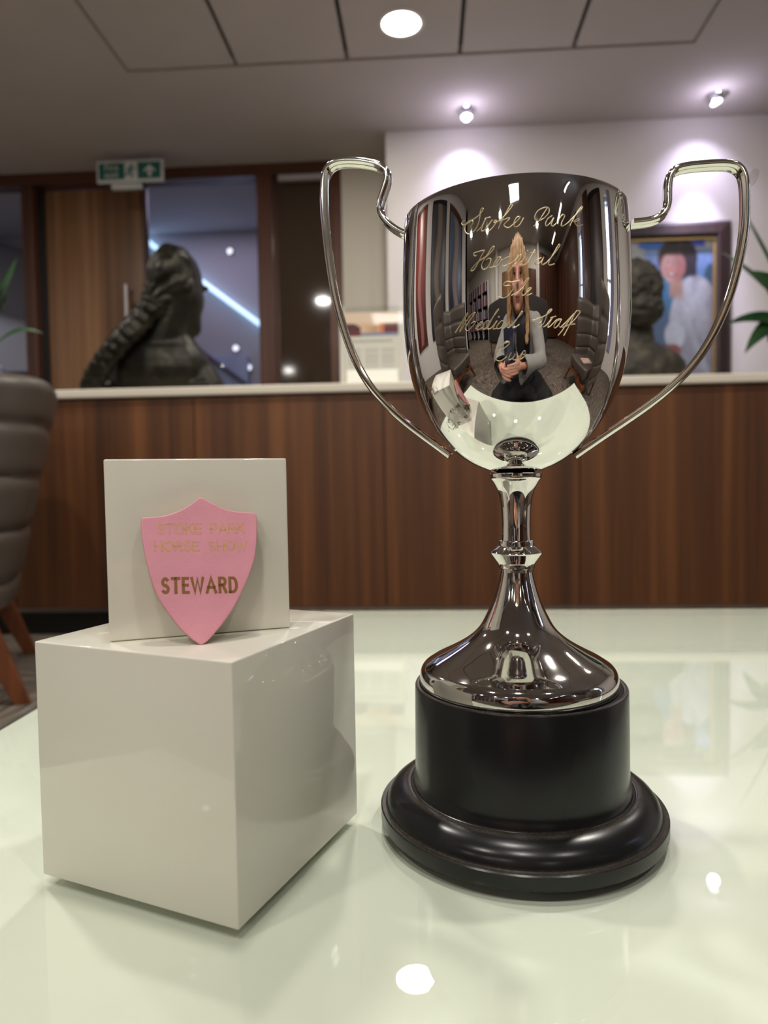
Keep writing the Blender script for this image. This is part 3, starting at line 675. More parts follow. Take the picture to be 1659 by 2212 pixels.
SM = [(.0100, .1795), (.0119, .1798), (.0121, .1818), (.0118, .1823), (.0130, .1826), (.0131, .1856), (.0133, .1862), (.0180, .1926), (.0184, .1936), (.0180, .1944), (.0128, .1986), (.0127, .1992), (.0128, .2018), (.0126, .2024), (.0106, .2027)] + [(p.x, p.y) for p in spline([(.0104, .2060), (.0103, .2151), (.0111, .2282), (.0131, .2380), (.0163, .2448), (.0180, .2470)], 5)] + [(.0184, .2476), (.0186, .2490), (.0186, .2508), (.0182, .2513), (0, .2513)]
MB().lathe(sc(SM), 96).build('stem', M['silver'], TR, (dx, 0, 0), smooth=35)
BP = sorted([(.07744, .4310), (.07794, .4274), (.07872, .41307), (.07946, .39542), (.07975, .38074), (.07970, .36924), (.07943, .36064), (.07897, .35203), (.07826, .34337), (.07720, .33441), (.07565, .32579), (.07365, .31714), (.07180, .31136), (.06874, .30333), (.06494, .29527), (.06001, .28687), (.05425, .27874), (.04716, .27056), (.0397, .26366), (.03080, .25804), (.02041, .25305)], key=lambda q: q[1])
bo_ = [(.0, .2508), (.012, .2509)] + [(p.x, p.y) for p in spline(BP, 5)]
# relax the traced profile so the mirror surface has no ripples
for _ in range(12): bo_ = [bo_[0], bo_[1]] + [tuple((np.array(bo_[i - 1]) + 2 * np.array(bo_[i]) + np.array(bo_[i + 1])) / 4) for i in range(2, len(bo_) - 1)] + [bo_[-1]]
inn = [(r - .0014, z + .0008) for r, z in reversed(bo_[3:-2])]
bp = bo_ + [(.07738, .4318), (.0768, .4321), (.0762, .4317)] + inn + [(0, inn[-1][1])]
bowl = MB().lathe(sc(bp), 160).build('bowl', M['silver_bowl'], TR, (dx, 0, 0), smooth=50)
def bowl_r(z):
    for (r0, z0), (r1, z1) in zip(bo_[:-1], bo_[1:]):
        if z0 * S <= z <= z1 * S and z1 > z0: return S * (r0 + (r1 - r0) * (z / S - z0) / (z1 - z0))
    return bo_[-1][0] * S
# engraved script, laid on the bowl as fine bright cuts
SCRIPT = [[(-21.9,272.0),(-23.4,271.4),(-23.3,270.5),(-21.7,270.2),(-18.1,271.5),(-15.1,272.9),(-13.2,274.9),(-13.7,275.5),(-14.6,274.3),(-14.7,272.0),(-15.6,269.1),(-17.3,266.9),(-19.9,265.9),(-21.8,267.4),(-21.9,269.3),(-20.3,271.1),(-18.3,271.2),(-18.0,270.0),(-19.4,268.7)],[(-16.2,266.4),(-14.0,268.0),(-11.9,271.2),(-13.7,267.6),(-14.0,266.4),(-12.9,266.1)],[(-12.7,270.9),(-11.9,271.2),(-9.9,271.3)],[(-12.9,266.1),(-10.4,268.4),(-9.1,270.1),(-10.7,268.4),(-11.5,266.7),(-10.4,265.9),(-8.4,267.5),(-7.2,269.4),(-8.1,269.7),(-8.4,268.9),(-7.2,268.9)],[(-7.2,268.9),(-3.6,271.1),(-0.4,274.7),(-1.1,275.2),(-2.7,272.8),(-4.6,269.7),(-6.5,266.1)],[(-4.9,269.3),(-2.1,270.1),(-1.7,269.5),(-4.0,267.6),(-3.0,266.4),(-1.8,266.1)],[(-1.8,266.1),(0.8,267.9),(3.0,269.9),(1.7,270.1),(0.4,268.1),(0.7,266.3),(2.6,266.8),(4.5,269.6)],[(14.9,273.3),(12.6,270.2),(10.3,267.2),(8.7,266.1)],[(9.8,268.4),(9.3,269.9),(10.8,272.3),(13.8,273.6),(15.6,273.3),(15.6,271.6),(13.7,269.5),(11.8,268.5)],[(17.1,270.3),(15.2,269.2),(14.0,267.2),(14.4,266.2),(15.9,267.2),(17.8,269.6),(16.6,266.9),(17.4,266.2),(18.9,267.3)],[(18.9,267.3),(21.7,270.8),(22.9,270.5),(21.6,268.1),(21.2,266.5),(22.4,266.6),(24.4,267.9)],[(24.4,267.9),(27.8,270.8),(31.9,274.6),(31.4,274.9),(29.6,273.0),(26.5,268.7),(25.2,266.6)],[(26.9,268.4),(29.5,270.0),(29.9,269.2),(27.7,268.3),(29.4,266.9),(31.8,267.7)],[(-16.4,256.6),(-17.4,256.6),(-17.5,257.7),(-16.5,258.0),(-12.7,258.3)],[(-12.5,258.3),(-14.2,255.9),(-15.9,253.1),(-17.6,251.0),(-19.0,250.8),(-18.3,251.9),(-15.5,254.0),(-11.5,255.7)],[(-11.5,255.7),(-8.9,257.9),(-8.3,259.0),(-9.1,259.1),(-10.9,256.9),(-13.4,253.7),(-14.0,252.0),(-13.4,250.6),(-11.7,250.9),(-10.3,252.4),(-9.8,254.4),(-10.9,254.7),(-11.9,254.1)],[(-10.6,251.0),(-8.3,251.2),(-6.7,253.2),(-5.4,254.6),(-6.7,254.6),(-8.3,252.5),(-8.5,251.1),(-7.1,251.2),(-5.4,253.1),(-5.1,254.4)],[(-5.1,253.4),(-2.3,254.4),(-1.7,254.0),(-2.0,252.2),(-3.6,250.9),(-4.8,251.1)],[(-2.0,251.4),(0.5,252.9),(2.1,255.2),(0.2,251.5),(-2.3,248.2)],[(0.5,252.6),(3.0,255.0),(3.2,254.4),(1.8,252.0),(0.2,251.5)],[(2.1,251.4),(4.0,252.7),(5.2,254.4),(3.6,251.9),(3.9,250.8),(5.2,251.2)],[(6.0,256.3),(6.3,256.6)],[(5.2,251.2),(7.4,253.8),(9.3,256.8),(7.1,252.9),(6.1,251.1),(7.7,250.9)],[(7.3,255.4),(9.6,255.7)],[(12.0,253.5),(10.1,252.8),(9.2,251.4),(10.1,250.8),(12.0,252.1),(13.1,253.8),(12.0,251.5),(12.7,250.8),(14.2,251.5)],[(14.2,251.5),(17.2,254.5),(20.3,258.3),(19.7,258.6),(17.6,255.5),(15.3,251.8),(15.6,250.6),(17.9,251.2)],[(-1.4,243.1),(-4.0,243.1),(-4.2,243.9),(-2.9,244.7),(-0.7,244.3),(2.5,244.8)],[(1.4,244.5),(-0.0,241.8),(-2.2,239.3),(-4.4,238.3),(-6.6,238.8),(-7.0,239.1)],[(-1.1,239.0),(2.9,241.0),(5.8,244.2),(6.5,245.3),(5.9,245.3),(3.9,242.9),(1.8,240.0),(0.3,239.0)],[(1.8,240.0),(3.6,241.6),(4.1,241.3),(3.2,239.3),(4.3,238.8)],[(4.3,238.8),(6.5,240.5),(7.7,241.6),(6.5,241.5),(5.4,239.9),(5.7,238.7),(7.9,239.5)],[(-28.1,226.8),(-24.9,229.9),(-21.1,234.0),(-22.5,231.6),(-25.0,228.1),(-25.5,226.9),(-22.6,229.9),(-19.7,232.8),(-17.4,233.8),(-19.3,231.8),(-22.0,228.9),(-22.6,227.6),(-21.6,226.8),(-19.5,228.0),(-17.6,229.7),(-18.4,230.1),(-19.6,229.4)],[(-17.7,227.1),(-15.6,228.4),(-14.1,229.4),(-15.2,229.5),(-16.8,228.0),(-17.0,226.9),(-15.6,226.8),(-13.9,227.5)],[(-10.8,229.5),(-12.4,229.7),(-14.0,227.8),(-13.9,226.7),(-12.5,227.1),(-9.7,230.6),(-6.7,233.8),(-7.7,233.3),(-10.4,229.2),(-11.9,227.0),(-10.9,226.5),(-9.5,227.4)],[(-9.5,227.4),(-7.5,229.5),(-9.3,226.8),(-8.9,226.2),(-7.5,226.7)],[(-6.9,230.8),(-6.4,231.0)],[(-4.9,229.2),(-5.8,229.1),(-7.7,227.2),(-7.4,226.2),(-5.9,226.5)],[(-5.9,226.5),(-3.6,229.0),(-4.9,227.9),(-5.4,226.6),(-4.3,226.4),(-2.3,228.5),(-3.3,226.9),(-2.3,226.3)],[(-2.3,226.3),(0.6,229.0),(3.8,232.1),(3.2,232.3),(1.3,229.6),(-0.7,227.1),(-0.1,226.2),(2.4,227.4)],[(8.1,228.9),(10.2,229.3),(14.1,230.8),(16.7,232.8),(16.0,233.0),(14.7,231.5),(14.0,229.3),(12.9,227.3),(11.2,226.1),(9.9,226.1),(8.6,227.2),(8.8,228.3),(10.5,229.6),(12.5,229.7),(12.3,228.5),(11.2,227.8)],[(13.0,226.1),(14.8,227.2),(17.4,230.1),(15.5,227.2),(15.1,226.0),(16.2,226.4)],[(16.1,229.7),(17.4,230.1),(18.8,230.4)],[(16.2,226.4),(19.2,229.0),(21.2,229.3),(19.2,228.4),(17.9,226.4),(18.6,225.8),(20.3,227.3),(21.4,229.3),(20.3,226.7),(21.0,226.0)],[(21.0,226.0),(23.7,228.2),(27.0,231.4),(27.4,231.6),(25.1,228.9),(22.1,225.0),(20.0,222.8)],[(22.4,226.2),(25.9,227.7),(29.5,231.1),(30.5,232.7),(28.6,232.8),(26.9,230.1),(24.6,225.7),(22.8,222.8)],[(21.7,225.9),(25.2,227.1),(28.2,227.7)],[(-2.5,220.8),(-4.8,220.2),(-7.2,218.7),(-7.0,217.9),(-4.9,218.3),(-2.5,219.8),(-2.3,220.8),(-4.0,220.9),(-6.4,218.7),(-8.5,216.5),(-8.9,214.9),(-7.8,213.6),(-5.8,213.7),(-3.4,215.2)],[(-1.4,216.5),(-2.6,214.5),(-2.5,213.7),(-0.7,214.4),(0.5,216.0),(-0.7,213.9),(0.5,213.6),(1.6,214.4)],[(1.2,213.7),(4.0,216.2),(1.2,212.1),(-0.4,210.5)],[(2.4,214.7),(4.3,216.9),(5.1,216.5),(4.4,214.6),(2.8,213.7)]]
M['engrave'] = mat('engraved_cut', (.93, .80, .52, 1), .32, .85)
eng = MB()
for s_ in SCRIPT:
    q = spline(s_, 5) if len(s_) > 2 else [Vector((a, b, 0)) for a, b in s_]
    pts = [cyl(p.x, p.y / 1000, bowl_r(p.y / 1000) + .00004) for p in q]; n = len(pts)
    eng.tube(pts, [.00016 + .00009 * abs(math.sin(6.2 * i / n + len(s_))) for i in range(n)], 5)
eng.build('engraving', M['engrave'], TR, (dx, 0, 0), smooth=80, weld=False)
# strap handles: outer face rounded, inner face slightly hollow
HL = [(-52.4,284.1),(-54.9,285.2),(-58.2,287.1),(-61.4,290.0),(-63.9,292.8),(-65.6,295.8),(-65.8,298.6),(-64.9,302.8),(-62.9,307.2),(-61.3,310.6),(-60.7,313.0),(-61.3,315.5),(-63.5,317.8),(-67.1,319.4),(-73.0,321.0),(-78.9,322.1),(-84.1,322.5),(-88.2,322.1),(-91.2,320.5),(-92.8,317.8),(-93.2,313.5),(-93.4,305.6),(-93.0,296.3),(-92.6,287.6),(-91.0,269.5),(-88.7,258.5),(-87.6,251.1),(-84.4,240.1),(-81.9,232.7),(-79.1,225.3),(-75.8,217.9),(-70.9,210.4),(-64.3,202.9),(-55.4,193.9),(-46.2,185.7),(-47.1,188.6),(-37.2,180.6),(-32.1,176.8)]
HR = [(53.1,281.1),(55.4,281.1),(58.6,281.1),(61.8,281.3),(64.7,282.1),(67.2,284.1),(68.4,286.4),(68.7,288.7),(68.6,292.0),(68.6,295.9),(68.7,299.5),(69.3,301.8),(70.7,303.3),(73.2,304.2),(77.0,304.5),(83.2,304.4),(89.4,304.3),(94.4,303.9),(97.1,303.2),(99.2,301.4),(100.3,298.5),(100.8,294.9),(101.0,290.4),(101.1,285.2),(101.1,280.0),(100.9,275.5),(100.3,270.4),(99.5,265.9),(97.9,256.2),(95.2,246.6),(91.9,236.9),(87.3,227.3),(84.2,222.1),(80.9,217.6),(76.0,211.2),(69.0,204.7),(61.1,198.3),(50.7,191.8),(40.8,185.3),(31.1,178.6),(26.4,175.3)]
def handle(path, name):
    P = [Vector((a / 1000, 0, b / 1000)) for a, b in path]
    for _ in range(2): P = [P[0]] + [(P[i - 1] + 2 * P[i] + P[i + 1]) / 4 for i in range(1, len(P) - 1)] + [P[-1]]
    P = spline([tuple(p) for p in P], 4); W, T = .0046, .0021
    sec = [(-1, .15), (-.92, .55), (-.6, .9), (0, 1.05), (.6, .9), (.92, .55), (1, .15), (.95, -.35), (.62, -.62), (.45, -.30), (0, -.14), (-.45, -.30), (-.62, -.62), (-.95, -.35)]
    vs = []; fs = []; n = len(sec); cen = Vector((math.copysign(.075, P[len(P) // 2].x), 0, .24))
    for i, p in enumerate(P):
        t = (P[min(i + 1, len(P) - 1)] - P[max(i - 1, 0)]).normalized(); nr = Vector((t.z, 0, -t.x))
        if path[0][0] < 0: nr = -nr
        nr = -nr
        for a, b in sec: vs.append(p + Vector((0, a * W, 0)) + nr * (b * T))
    for i in range(len(P) - 1):
        for k in range(n): fs.append((i * n + k, i * n + (k + 1) % n, (i + 1) * n + (k + 1) % n, (i + 1) * n + k))
    fs += [tuple(range(n)), tuple(range((len(P) - 1) * n, len(P) * n))]
    MB()._add(vs, fs).build(name, M['silver_inside'], TR, smooth=50)
HL = [h for i, h in enumerate(HL) if i != 34]
handle(HL, 'handle'); handle(HR, 'handle')

gm = MB(); gm.ell((.1045, 0, .2975), (.0022, .0022, .0042), Euler((0, R(25), 0)).to_matrix(), 7, 5); gm.build('glue_bead', glassy('clear_glue', (.95, .95, .93, 1), 1.6), TR)
# ------------------------------------------------------------------ bronze busts on the desk
bz = NT('bronze'); vv = bz.coord('Object'); bn_ = bz.noise(vv, 16, 4, .6)
bz.link(bz.ramp(bn_, [(.3, lin(22, 20, 15)), (.55, lin(36, 33, 25)), (.75, lin(66, 61, 46))]), bz.b.inputs['Base Color'])
bz.b.inputs['Metallic'].default_value = .65; bz.b.inputs['Roughness'].default_value = .42
bz.bump(bz.noise(vv, 60, 4, .5), .25, .003)
st2_ = NT('dark_stone'); vv = st2_.coord('Object')
st2_.link(st2_.ramp(st2_.noise(vv, 14, 5, .65), [(.3, lin(26, 23, 18)), (.52, lin(52, 47, 38)), (.72, lin(86, 78, 62))]), st2_.b.inputs['Base Color'])
st2_.b.inputs['Roughness'].default_value = .55; st2_.b.inputs['Metallic'].default_value = .3; st2_.bump(st2_.noise(vv, 60, 5, .7), .8, .006)

def rotto(fwd):
    f = Vector(fwd).normalized(); x = f.cross(Vector((0, 0, 1))).normalized(); z = x.cross(f); return Matrix((x, f, z)).transposed()
b1 = thing('bronze_bust', 'bronze bust of a woman with long plait, seen from behind', 'bust', (-1.16, 3.06, DT), 0)
H = rotto((.55, .80, -.12)); hc = Vector((.105, -.02, .474))
m = MB(); m.ell(hc, (.090, .116, .150), H).ell(hc + H @ Vector((0, .045, -.06)), (.078, .085, .11), H)
m.cap(hc + H @ Vector((0, .05, -.10)), hc + H @ Vector((0, .082, -.165)), .072, .050)
m.ell(hc + H @ Vector((0, .124, -.03)), (.016, .020, .04), H).ell(hc + H @ Vector((0, .112, -.095)), (.03, .016, .012), H)
m.ell(hc + H @ Vector((-.090, .0, -.03)), (.012, .026, .034), H).ell(hc + H @ Vector((.090, .0, -.03)), (.012, .026, .034), H)
m.ell(hc + H @ Vector((-.038, .118, .012)), (.022, .016, .012), H).ell(hc + H @ Vector((.038, .118, .012)), (.022, .016, .012), H)
m.cap(hc + Vector((-.015, .0, -.08)), (.02, -.01, .20), .086, .105).ell((-.0, 0, .105), (.225, .15, .165)).cap((-.135, 0, .14), (.02, 0, .245), .085, .09).cap((.150, .0, .125), (.06, 0, .23), .08, .09)
m.cap((-.175, .02, .11), (-.195, .01, .012), .085, .095).cap((.175, .02, .10), (.215, .01, .012), .075, .085).box(-.22, .24, -.09, .11, .0, .05)
place('body', remesh(m, 'bust_body', .007, 7, floor=.0005), bz.m, b1)
m = MB(); m.ell(hc + H @ Vector((0, -.026, .018)), (.098, .112, .144), H).ell(hc + H @ Vector((-.02, -.065, -.06)), (.085, .070, .085), H)
m.ell(hc + H @ Vector((-.03, -.085, -.13)), (.075, .062, .055), H).ell(hc + H @ Vector((-.085, .01, -.06)), (.03, .085, .06), H)
bun = hc + H @ Vector((-.03, -.10, -.15))
def strands(p):
    q = H.transposed() @ (p - bun); a = math.atan2(q.x, q.z); b = (p - bun).length
    return .0050 * math.sin(a * 19 + 3 * noise.noise(p * 12)) + .004 * noise.noise(p * 26)
hr = place('hair', remesh(m, 'bust_hair', .006, 4, noise_fn=strands), bz.m, b1)
m = MB(); path = spline([tuple(bun + Vector((-.0, -.01, .01))), (-.045, -.125, .275), (-.095, -.145, .215), (-.15, -.15, .15), (-.20, -.145, .085), (-.235, -.13, .02)], 4)
for i, p in enumerate(path):
    k = 1 if i % 2 else -1; r = .058 - .020 * i / len(path)
    m.ell(p + Vector((.020 * k, -.012, .008 * k)), (r, r * .8, r * .72), Euler((0, R(42 * k), 0)).to_matrix(), 14, 9)
place('plait', remesh(m, 'bust_plait', .006, 2, noise_fn=lambda p: .004 * noise.noise(p * 55), floor=.001), bz.m, hr)

b2 = thing('stone_bust', 'dark rugged bust with thick curly hair in front of the portrait', 'bust', (.868, 3.05, DT), 0)
m = MB(); hc2 = Vector((.0, -.01, .362)); m.ell(hc2, (.106, .122, .128)).ell(hc2 + Vector((-.01, .05, -.06)), (.085, .085, .10)).cap(hc2 + Vector((0, .06, -.09)), hc2 + Vector((0, .085, -.14)), .06, .045)
m.ell(hc2 + Vector((0, .135, -.03)), (.018, .024, .04)).cap(hc2 + Vector((0, .01, -.08)), (.01, 0, .15), .07, .085)
m.ell((.02, 0, .045), (.20, .14, .125)).cap((-.13, 0, .05), (0, 0, .13), .08, .07).cap((.15, 0, .05), (.03, 0, .13), .075, .07).box(-.17, .19, -.09, .10, 0, .05)
place('body', remesh(m, 'bust2_body', .007, 3, noise_fn=lambda p: .008 * noise.noise(p * 18) + .004 * noise.noise(p * 45), floor=.0005), st2_.m, b2)
m = MB(); m.ell(hc2 + Vector((0, -.022, .018)), (.112, .115, .122)).ell(hc2 + Vector((.01, -.06, -.07)), (.095, .075, .07))
place('curly_hair', remesh(m, 'bust2_hair', .006, 2, noise_fn=lambda p: .012 * abs(noise.noise(p * 24)) + .010 * noise.noise(p * 42)), st2_.m, b2)

# ------------------------------------------------------------------ peace lilies at both ends of the desk
lf_ = NT('leaf'); lf_.link(lf_.ramp(lf_.noise(lf_.coord('Object'), 9, 2), [(.3, lin(22, 46, 24)), (.7, lin(44, 84, 42))]), lf_.b.inputs['Base Color'])
lf_.b.inputs['Roughness'].default_value = .32
M['stem'] = mat('leaf_stem', lin(66, 88, 50), .5); M['pot'] = mat('pot_glaze', lin(120, 122, 150), .25, coat=.4); M['soil'] = mat('soil', lin(40, 30, 24), .95)
def leaf_mesh(p0, p1, p2, w, up=Vector((0, 0, 1))):
    """blade along the quadratic curve p0-p1-p2 with a folded mid-rib"""
    p0, p1, p2 = Vector(p0), Vector(p1), Vector(p2); N = 14; vs = []; fs = []
    for i in range(N + 1):
        t = i / N; p = p0 * (1 - t) ** 2 + p1 * 2 * t * (1 - t) + p2 * t * t; d = ((p1 - p0) * (1 - t) + (p2 - p1) * t).normalized()
        s_ = d.cross(up); s_ = s_.normalized() if s_.length > 1e-3 else Vector((1, 0, 0)); nn_ = s_.cross(d)
        ww = w * (math.sin(math.pi * min(1, t * 1.02) ** .8) ** .75) * (1 - .15 * t) + .0006
        for k, (a, b) in enumerate(((-1, .22), (-.5, .06), (0, -.04), (.5, .06), (1, .22))): vs.append(p + s_ * (a * ww) + nn_ * (b * ww + .02 * w * math.sin(9 * t + k)))
    for i in range(N):
        for k in range(4): fs.append((i * 5 + k, i * 5 + k + 1, (i + 1) * 5 + k + 1, (i + 1) * 5 + k))
    return MB()._add(vs, fs)
def lily(label, loc, leaves):
    facing = Vector((-.2, -1, .55))
    t = thing('potted_plant', label, 'plant', loc, 0, 'leafy pot plants on the desk')
    MB().lathe([(0, 0), (.075, 0), (.082, .006), (.105, .15), (.112, .165), (.108, .172), (.098, .165), (.094, .15), (0, .148)], 40).build('pot', M['pot'], t, smooth=40)
    MB().lathe([(0, .152), (.094, .149)], 24).build('soil', M['soil'], t)
    for tip, w, lift in leaves:
        tip = Vector(tip) - Vector(loc); base = Vector((random.uniform(-.03, .03), random.uniform(-.03, .03), .15))
        mid = base.lerp(tip, .45) + Vector((0, 0, lift)); b2_ = base.lerp(mid, .62) + Vector((0, 0, lift * .15))
        leaf_mesh(b2_, mid.lerp(tip, .35) + Vector((0, 0, lift * .5)), tip, w, facing).build('leaf', lf_.m, t, smooth=60, weld=False)
        MB().tube(spline([tuple(base), tuple(base.lerp(b2_, .5) + Vector((0, 0, .01))), tuple(b2_)], 4), .0035, 6).build('stem', M['stem'], t, smooth=60)
PR = (1.74, 3.26, DT)
lily('leafy green pot plant at the right end of the desk, partly cropped', PR,
     [((1.30, 3.16, 1.262), .034, .09), ((1.39, 3.12, 1.475), .075, .03), ((1.47, 3.10, 1.36), .06, .07), ((1.37, 3.15, 1.135), .045, .15), ((1.37, 3.2, 1.775), .010, .02), ((1.32, 3.3, 1.62), .014, .06), ((1.62, 3.05, 1.62), .06, .04), ((1.95, 3.1, 1.6), .06, .08), ((2.1, 3.2, 1.4), .06, .14), ((1.9, 3.45, 1.7), .06, .05), ((1.55, 3.45, 1.55), .06, .08), ((1.47, 3.02, 1.22), .06, .15), ((1.8, 2.98, 1.3), .06, .16), ((2.05, 3.0, 1.2), .05, .16), ((1.44, 3.10, 1.17), .05, .13), ((1.50, 3.0, 1.52), .06, .04)])
lily('leafy green pot plant at the left end of the desk, partly cropped', (-2.06, 3.2, DT),
     [((-1.83, 3.16, 1.66), .030, .02), ((-1.865, 3.15, 1.50), .022, .03), ((-1.725, 3.16, 1.31), .012, .10), ((-1.90, 3.12, 1.60), .04, .02), ((-2.0, 3.05, 1.70), .045, .02), ((-2.25, 3.1, 1.6), .05, .08), ((-2.4, 3.2, 1.4), .05, .14), ((-2.2, 3.4, 1.65), .05, .05), ((-2.1, 2.95, 1.35), .05, .14), ((-1.93, 3.0, 1.27), .03, .12)])

# ------------------------------------------------------------------ channel-quilted wing chairs
M['lthr'] = mat('grey_leather', lin(80, 72, 64), .40, var=.06, vscale=14, bump=.2, bscale=500, bdist=.0005)
def shell_chair(name, label, loc, rz, group):
    t = thing(name, label, 'armchair', loc, rz, group)
    z0, z1, rec, Wd = .27, .93, .13, .34
    # plan path of the upholstered back: wing front - corner - back - corner - wing front
    base = spline([(-Wd, -.22), (-Wd, -.05), (-Wd, .12), (-Wd + .01, .22), (-Wd + .05, .285), (-Wd + .13, .31), (0, .32), (Wd - .13, .31), (Wd - .05, .285), (Wd - .01, .22), (Wd, .12), (Wd, -.05), (Wd, -.22)], 3)
    nb = len(base); rows = 4
    def pt(i, z, side):
        p = base[i]; a = base[max(i - 1, 0)]; b = base[min(i + 1, nb - 1)]; d = (b - a).normalized(); nrm = Vector((-d.y, d.x, 0))   # outward is -nrm
        k = (z - z0) / (z1 - z0); lean = rec * k * max(0, min(1, (p.y + .22) / .4)); fl = .05 * k
        f = (((z - z0) / (z1 - z0)) * (rows + .35) + .55) % 1.0
        puff = .014 * (1 - (2 * f - 1) ** 6) ** 1 - .004
        off = (.042 + puff) * (-1 if side else 1)
        edge = min(i, nb - 1 - i) / 2.0
        if edge < 1: off *= .45 + .55 * math.sqrt(max(0, 1 - (1 - edge) ** 2))
        if z > z1 - .035: off *= math.sqrt(max(.02, 1 - ((z - z1 + .035) / .036) ** 2))
        q = p + nrm * off * -1
        return Vector((q.x * (1 + fl), q.y + lean + (fl * .3 if p.y > 0 else -.02 * k), z - (.03 * k * (1 - max(0, min(1, (p.y + .22) / .3))))))
    zs = [z0 + (z1 - z0) * j / 60 for j in range(58)] + [z1 - .02, z1 - .012, z1 - .006, z1 - .002, z1]
    nz = len(zs); vs = []; fs = []
    for side in (0, 1):
        for i in range(nb):
            for z in zs: vs.append(pt(i, z, side))
    o = nb * nz
    for i in range(nb - 1):
        for j in range(nz - 1):
            fs.append((i * nz + j, (i + 1) * nz + j, (i + 1) * nz + j + 1, i * nz + j + 1)); fs.append((o + i * nz + j, o + i * nz + j + 1, o + (i + 1) * nz + j + 1, o + (i + 1) * nz + j))
    for i in range(nb - 1):
        fs.append((i * nz + nz - 1, (i + 1) * nz + nz - 1, o + (i + 1) * nz + nz - 1, o + i * nz + nz - 1)); fs.append((i * nz, o + i * nz, o + (i + 1) * nz, (i + 1) * nz))
    for i in (0, nb - 1):
        for j in range(nz - 1): fs.append((i * nz + j, i * nz + j + 1, o + i * nz + j + 1, o + i * nz + j))
    MB()._add(vs, fs).build('backrest', M['lthr'], t, smooth=55)
    MB().box(-.30, .30, -.34, .27, .30, .425).build('seat', M['lthr'], t, bevel=.03, seg=4, smooth=60)
    for x in (-.315, .315):
        MB().box(x - .02, x + .02, -.31, .30, .215, .272).build('side_rail', M['chair_wood'], t, bevel=.004)
    for y in (-.30, .28):
        MB().box(-.297, .297, y - .018, y + .018, .215, .272).build('cross_rail', M['chair_wood'], t, bevel=.004)
    for sx_ in (-1, 1):
        for y, dy in ((-.30, -.05), (.29, .10)):
            a = Vector((sx_ * .315, y, .24)); b = Vector((sx_ * .335, y + dy, .0)); w0, w1 = .028, .017; vs = []
            for p, w in ((a, w0), (b, w1)):
                for qx, qy in ((-1, -1), (1, -1), (1, 1), (-1, 1)): vs.append(p + Vector((qx * w, qy * w * 1.25, 0)))
            MB()._add(vs, [(0, 1, 2, 3), (7, 6, 5, 4), (0, 4, 5, 1), (1, 5, 6, 2), (2, 6, 7, 3), (3, 7, 4, 0)]).build('leg', M['chair_wood'], t, bevel=.003)
    return t
GC = 'grey leather wing chairs around the glass table'
ch1 = shell_chair('wing_chair', 'grey channel-quilted leather chair cropped at the left edge of the photo', (-1.655, 2.045, 0), R(-62), GC)
def more(o, label, loc, rz):
    c = copy_tree(o); c['label'] = label; c.location = loc; c.rotation_euler = (0, 0, rz); return c
more(ch1, 'grey leather wing chair facing the table from its left, mirrored in the cup', (-1.26, -.08, 0), R(70))
more(ch1, 'grey leather wing chair with a magazine on its seat, right of the table', (1.24, -.05, 0), R(-68))
mg = thing('magazine', 'open magazine lying on the seat of the right wing chair', 'magazine', (1.17, -.06, .4255), R(-60))
MB().box(-.10, .0, -.14, .14, 0, .006).box(.0, .10, -.14, .14, 0, .005).build('pages', mat('magazine_paper', lin(222, 214, 204), .5), mg, bevel=.001)
def magp(u, v): return (206, 120, 96) if (int(u * 7) + int(v * 9)) % 3 == 0 else ((224, 216, 206) if (int(u * 12) * 7 + int(v * 10) * 3) % 4 else (120, 110, 110))
mp_ = paint('cover_print', .19, .27, 20, 28, magp, vcol_mat('magazine_print', .4), mg, (0, .135, .0064)); mp_.rotation_euler = (R(-90), 0, 0)
mp_.rotation_euler = (R(-90), 0, 0); mp_.location = (0, -.135, .0064)

# settees behind the photographer, seen only in the cup
M['fab'] = mat('charcoal_fabric', lin(52, 47, 44), .85, bump=.3, bscale=700)
def settee(label, loc, w, h):
    t = thing('settee', label, 'settee', loc, 0, 'dark high-backed settees behind the photographer')
    top = [(-w / 2, .33), (-w / 2, h - .06), (-w / 2 + .05, h)] + [(-w / 2 + .05 + (w - .1) * k / 12, h + .07 * math.sin(math.pi * k / 12)) for k in range(1, 12)] + [(w / 2 - .05, h), (w / 2, h - .06), (w / 2, .33)]
    MB().prism(top, -.13).build('backrest', M['fab'], t, bevel=.015, smooth=40)
    MB().box(-w / 2 + .02, w / 2 - .02, -.72, -.13, .30, .46).build('seat', M['fab'], t, bevel=.03, smooth=40)
    for x in (-w / 2 + .06, w / 2 - .06): MB().box(x - .07, x + .07, -.70, -.12, .32, .66).build('armrest', M['fab'], t, bevel=.03, smooth=40)
    MB().box(-w / 2 + .03, w / 2 - .03, -.69, -.02, .285, .318).build('base_frame', M['chair_wood'], t)
    for x in (-w / 2 + .06, w / 2 - .06):
        for y in (-.05, -.66): MB().box(x - .018, x + .018, y - .018, y + .018, 0, .29).build('leg', M['chair_wood'], t)
    return t
settee('dark settee seen from behind, directly behind the photographer', (-.13, -1.75, 0), 2.25, .96)
settee('second dark settee farther back, its arched top showing over the first', (-.15, -3.0, 0), 2.5, 1.14)

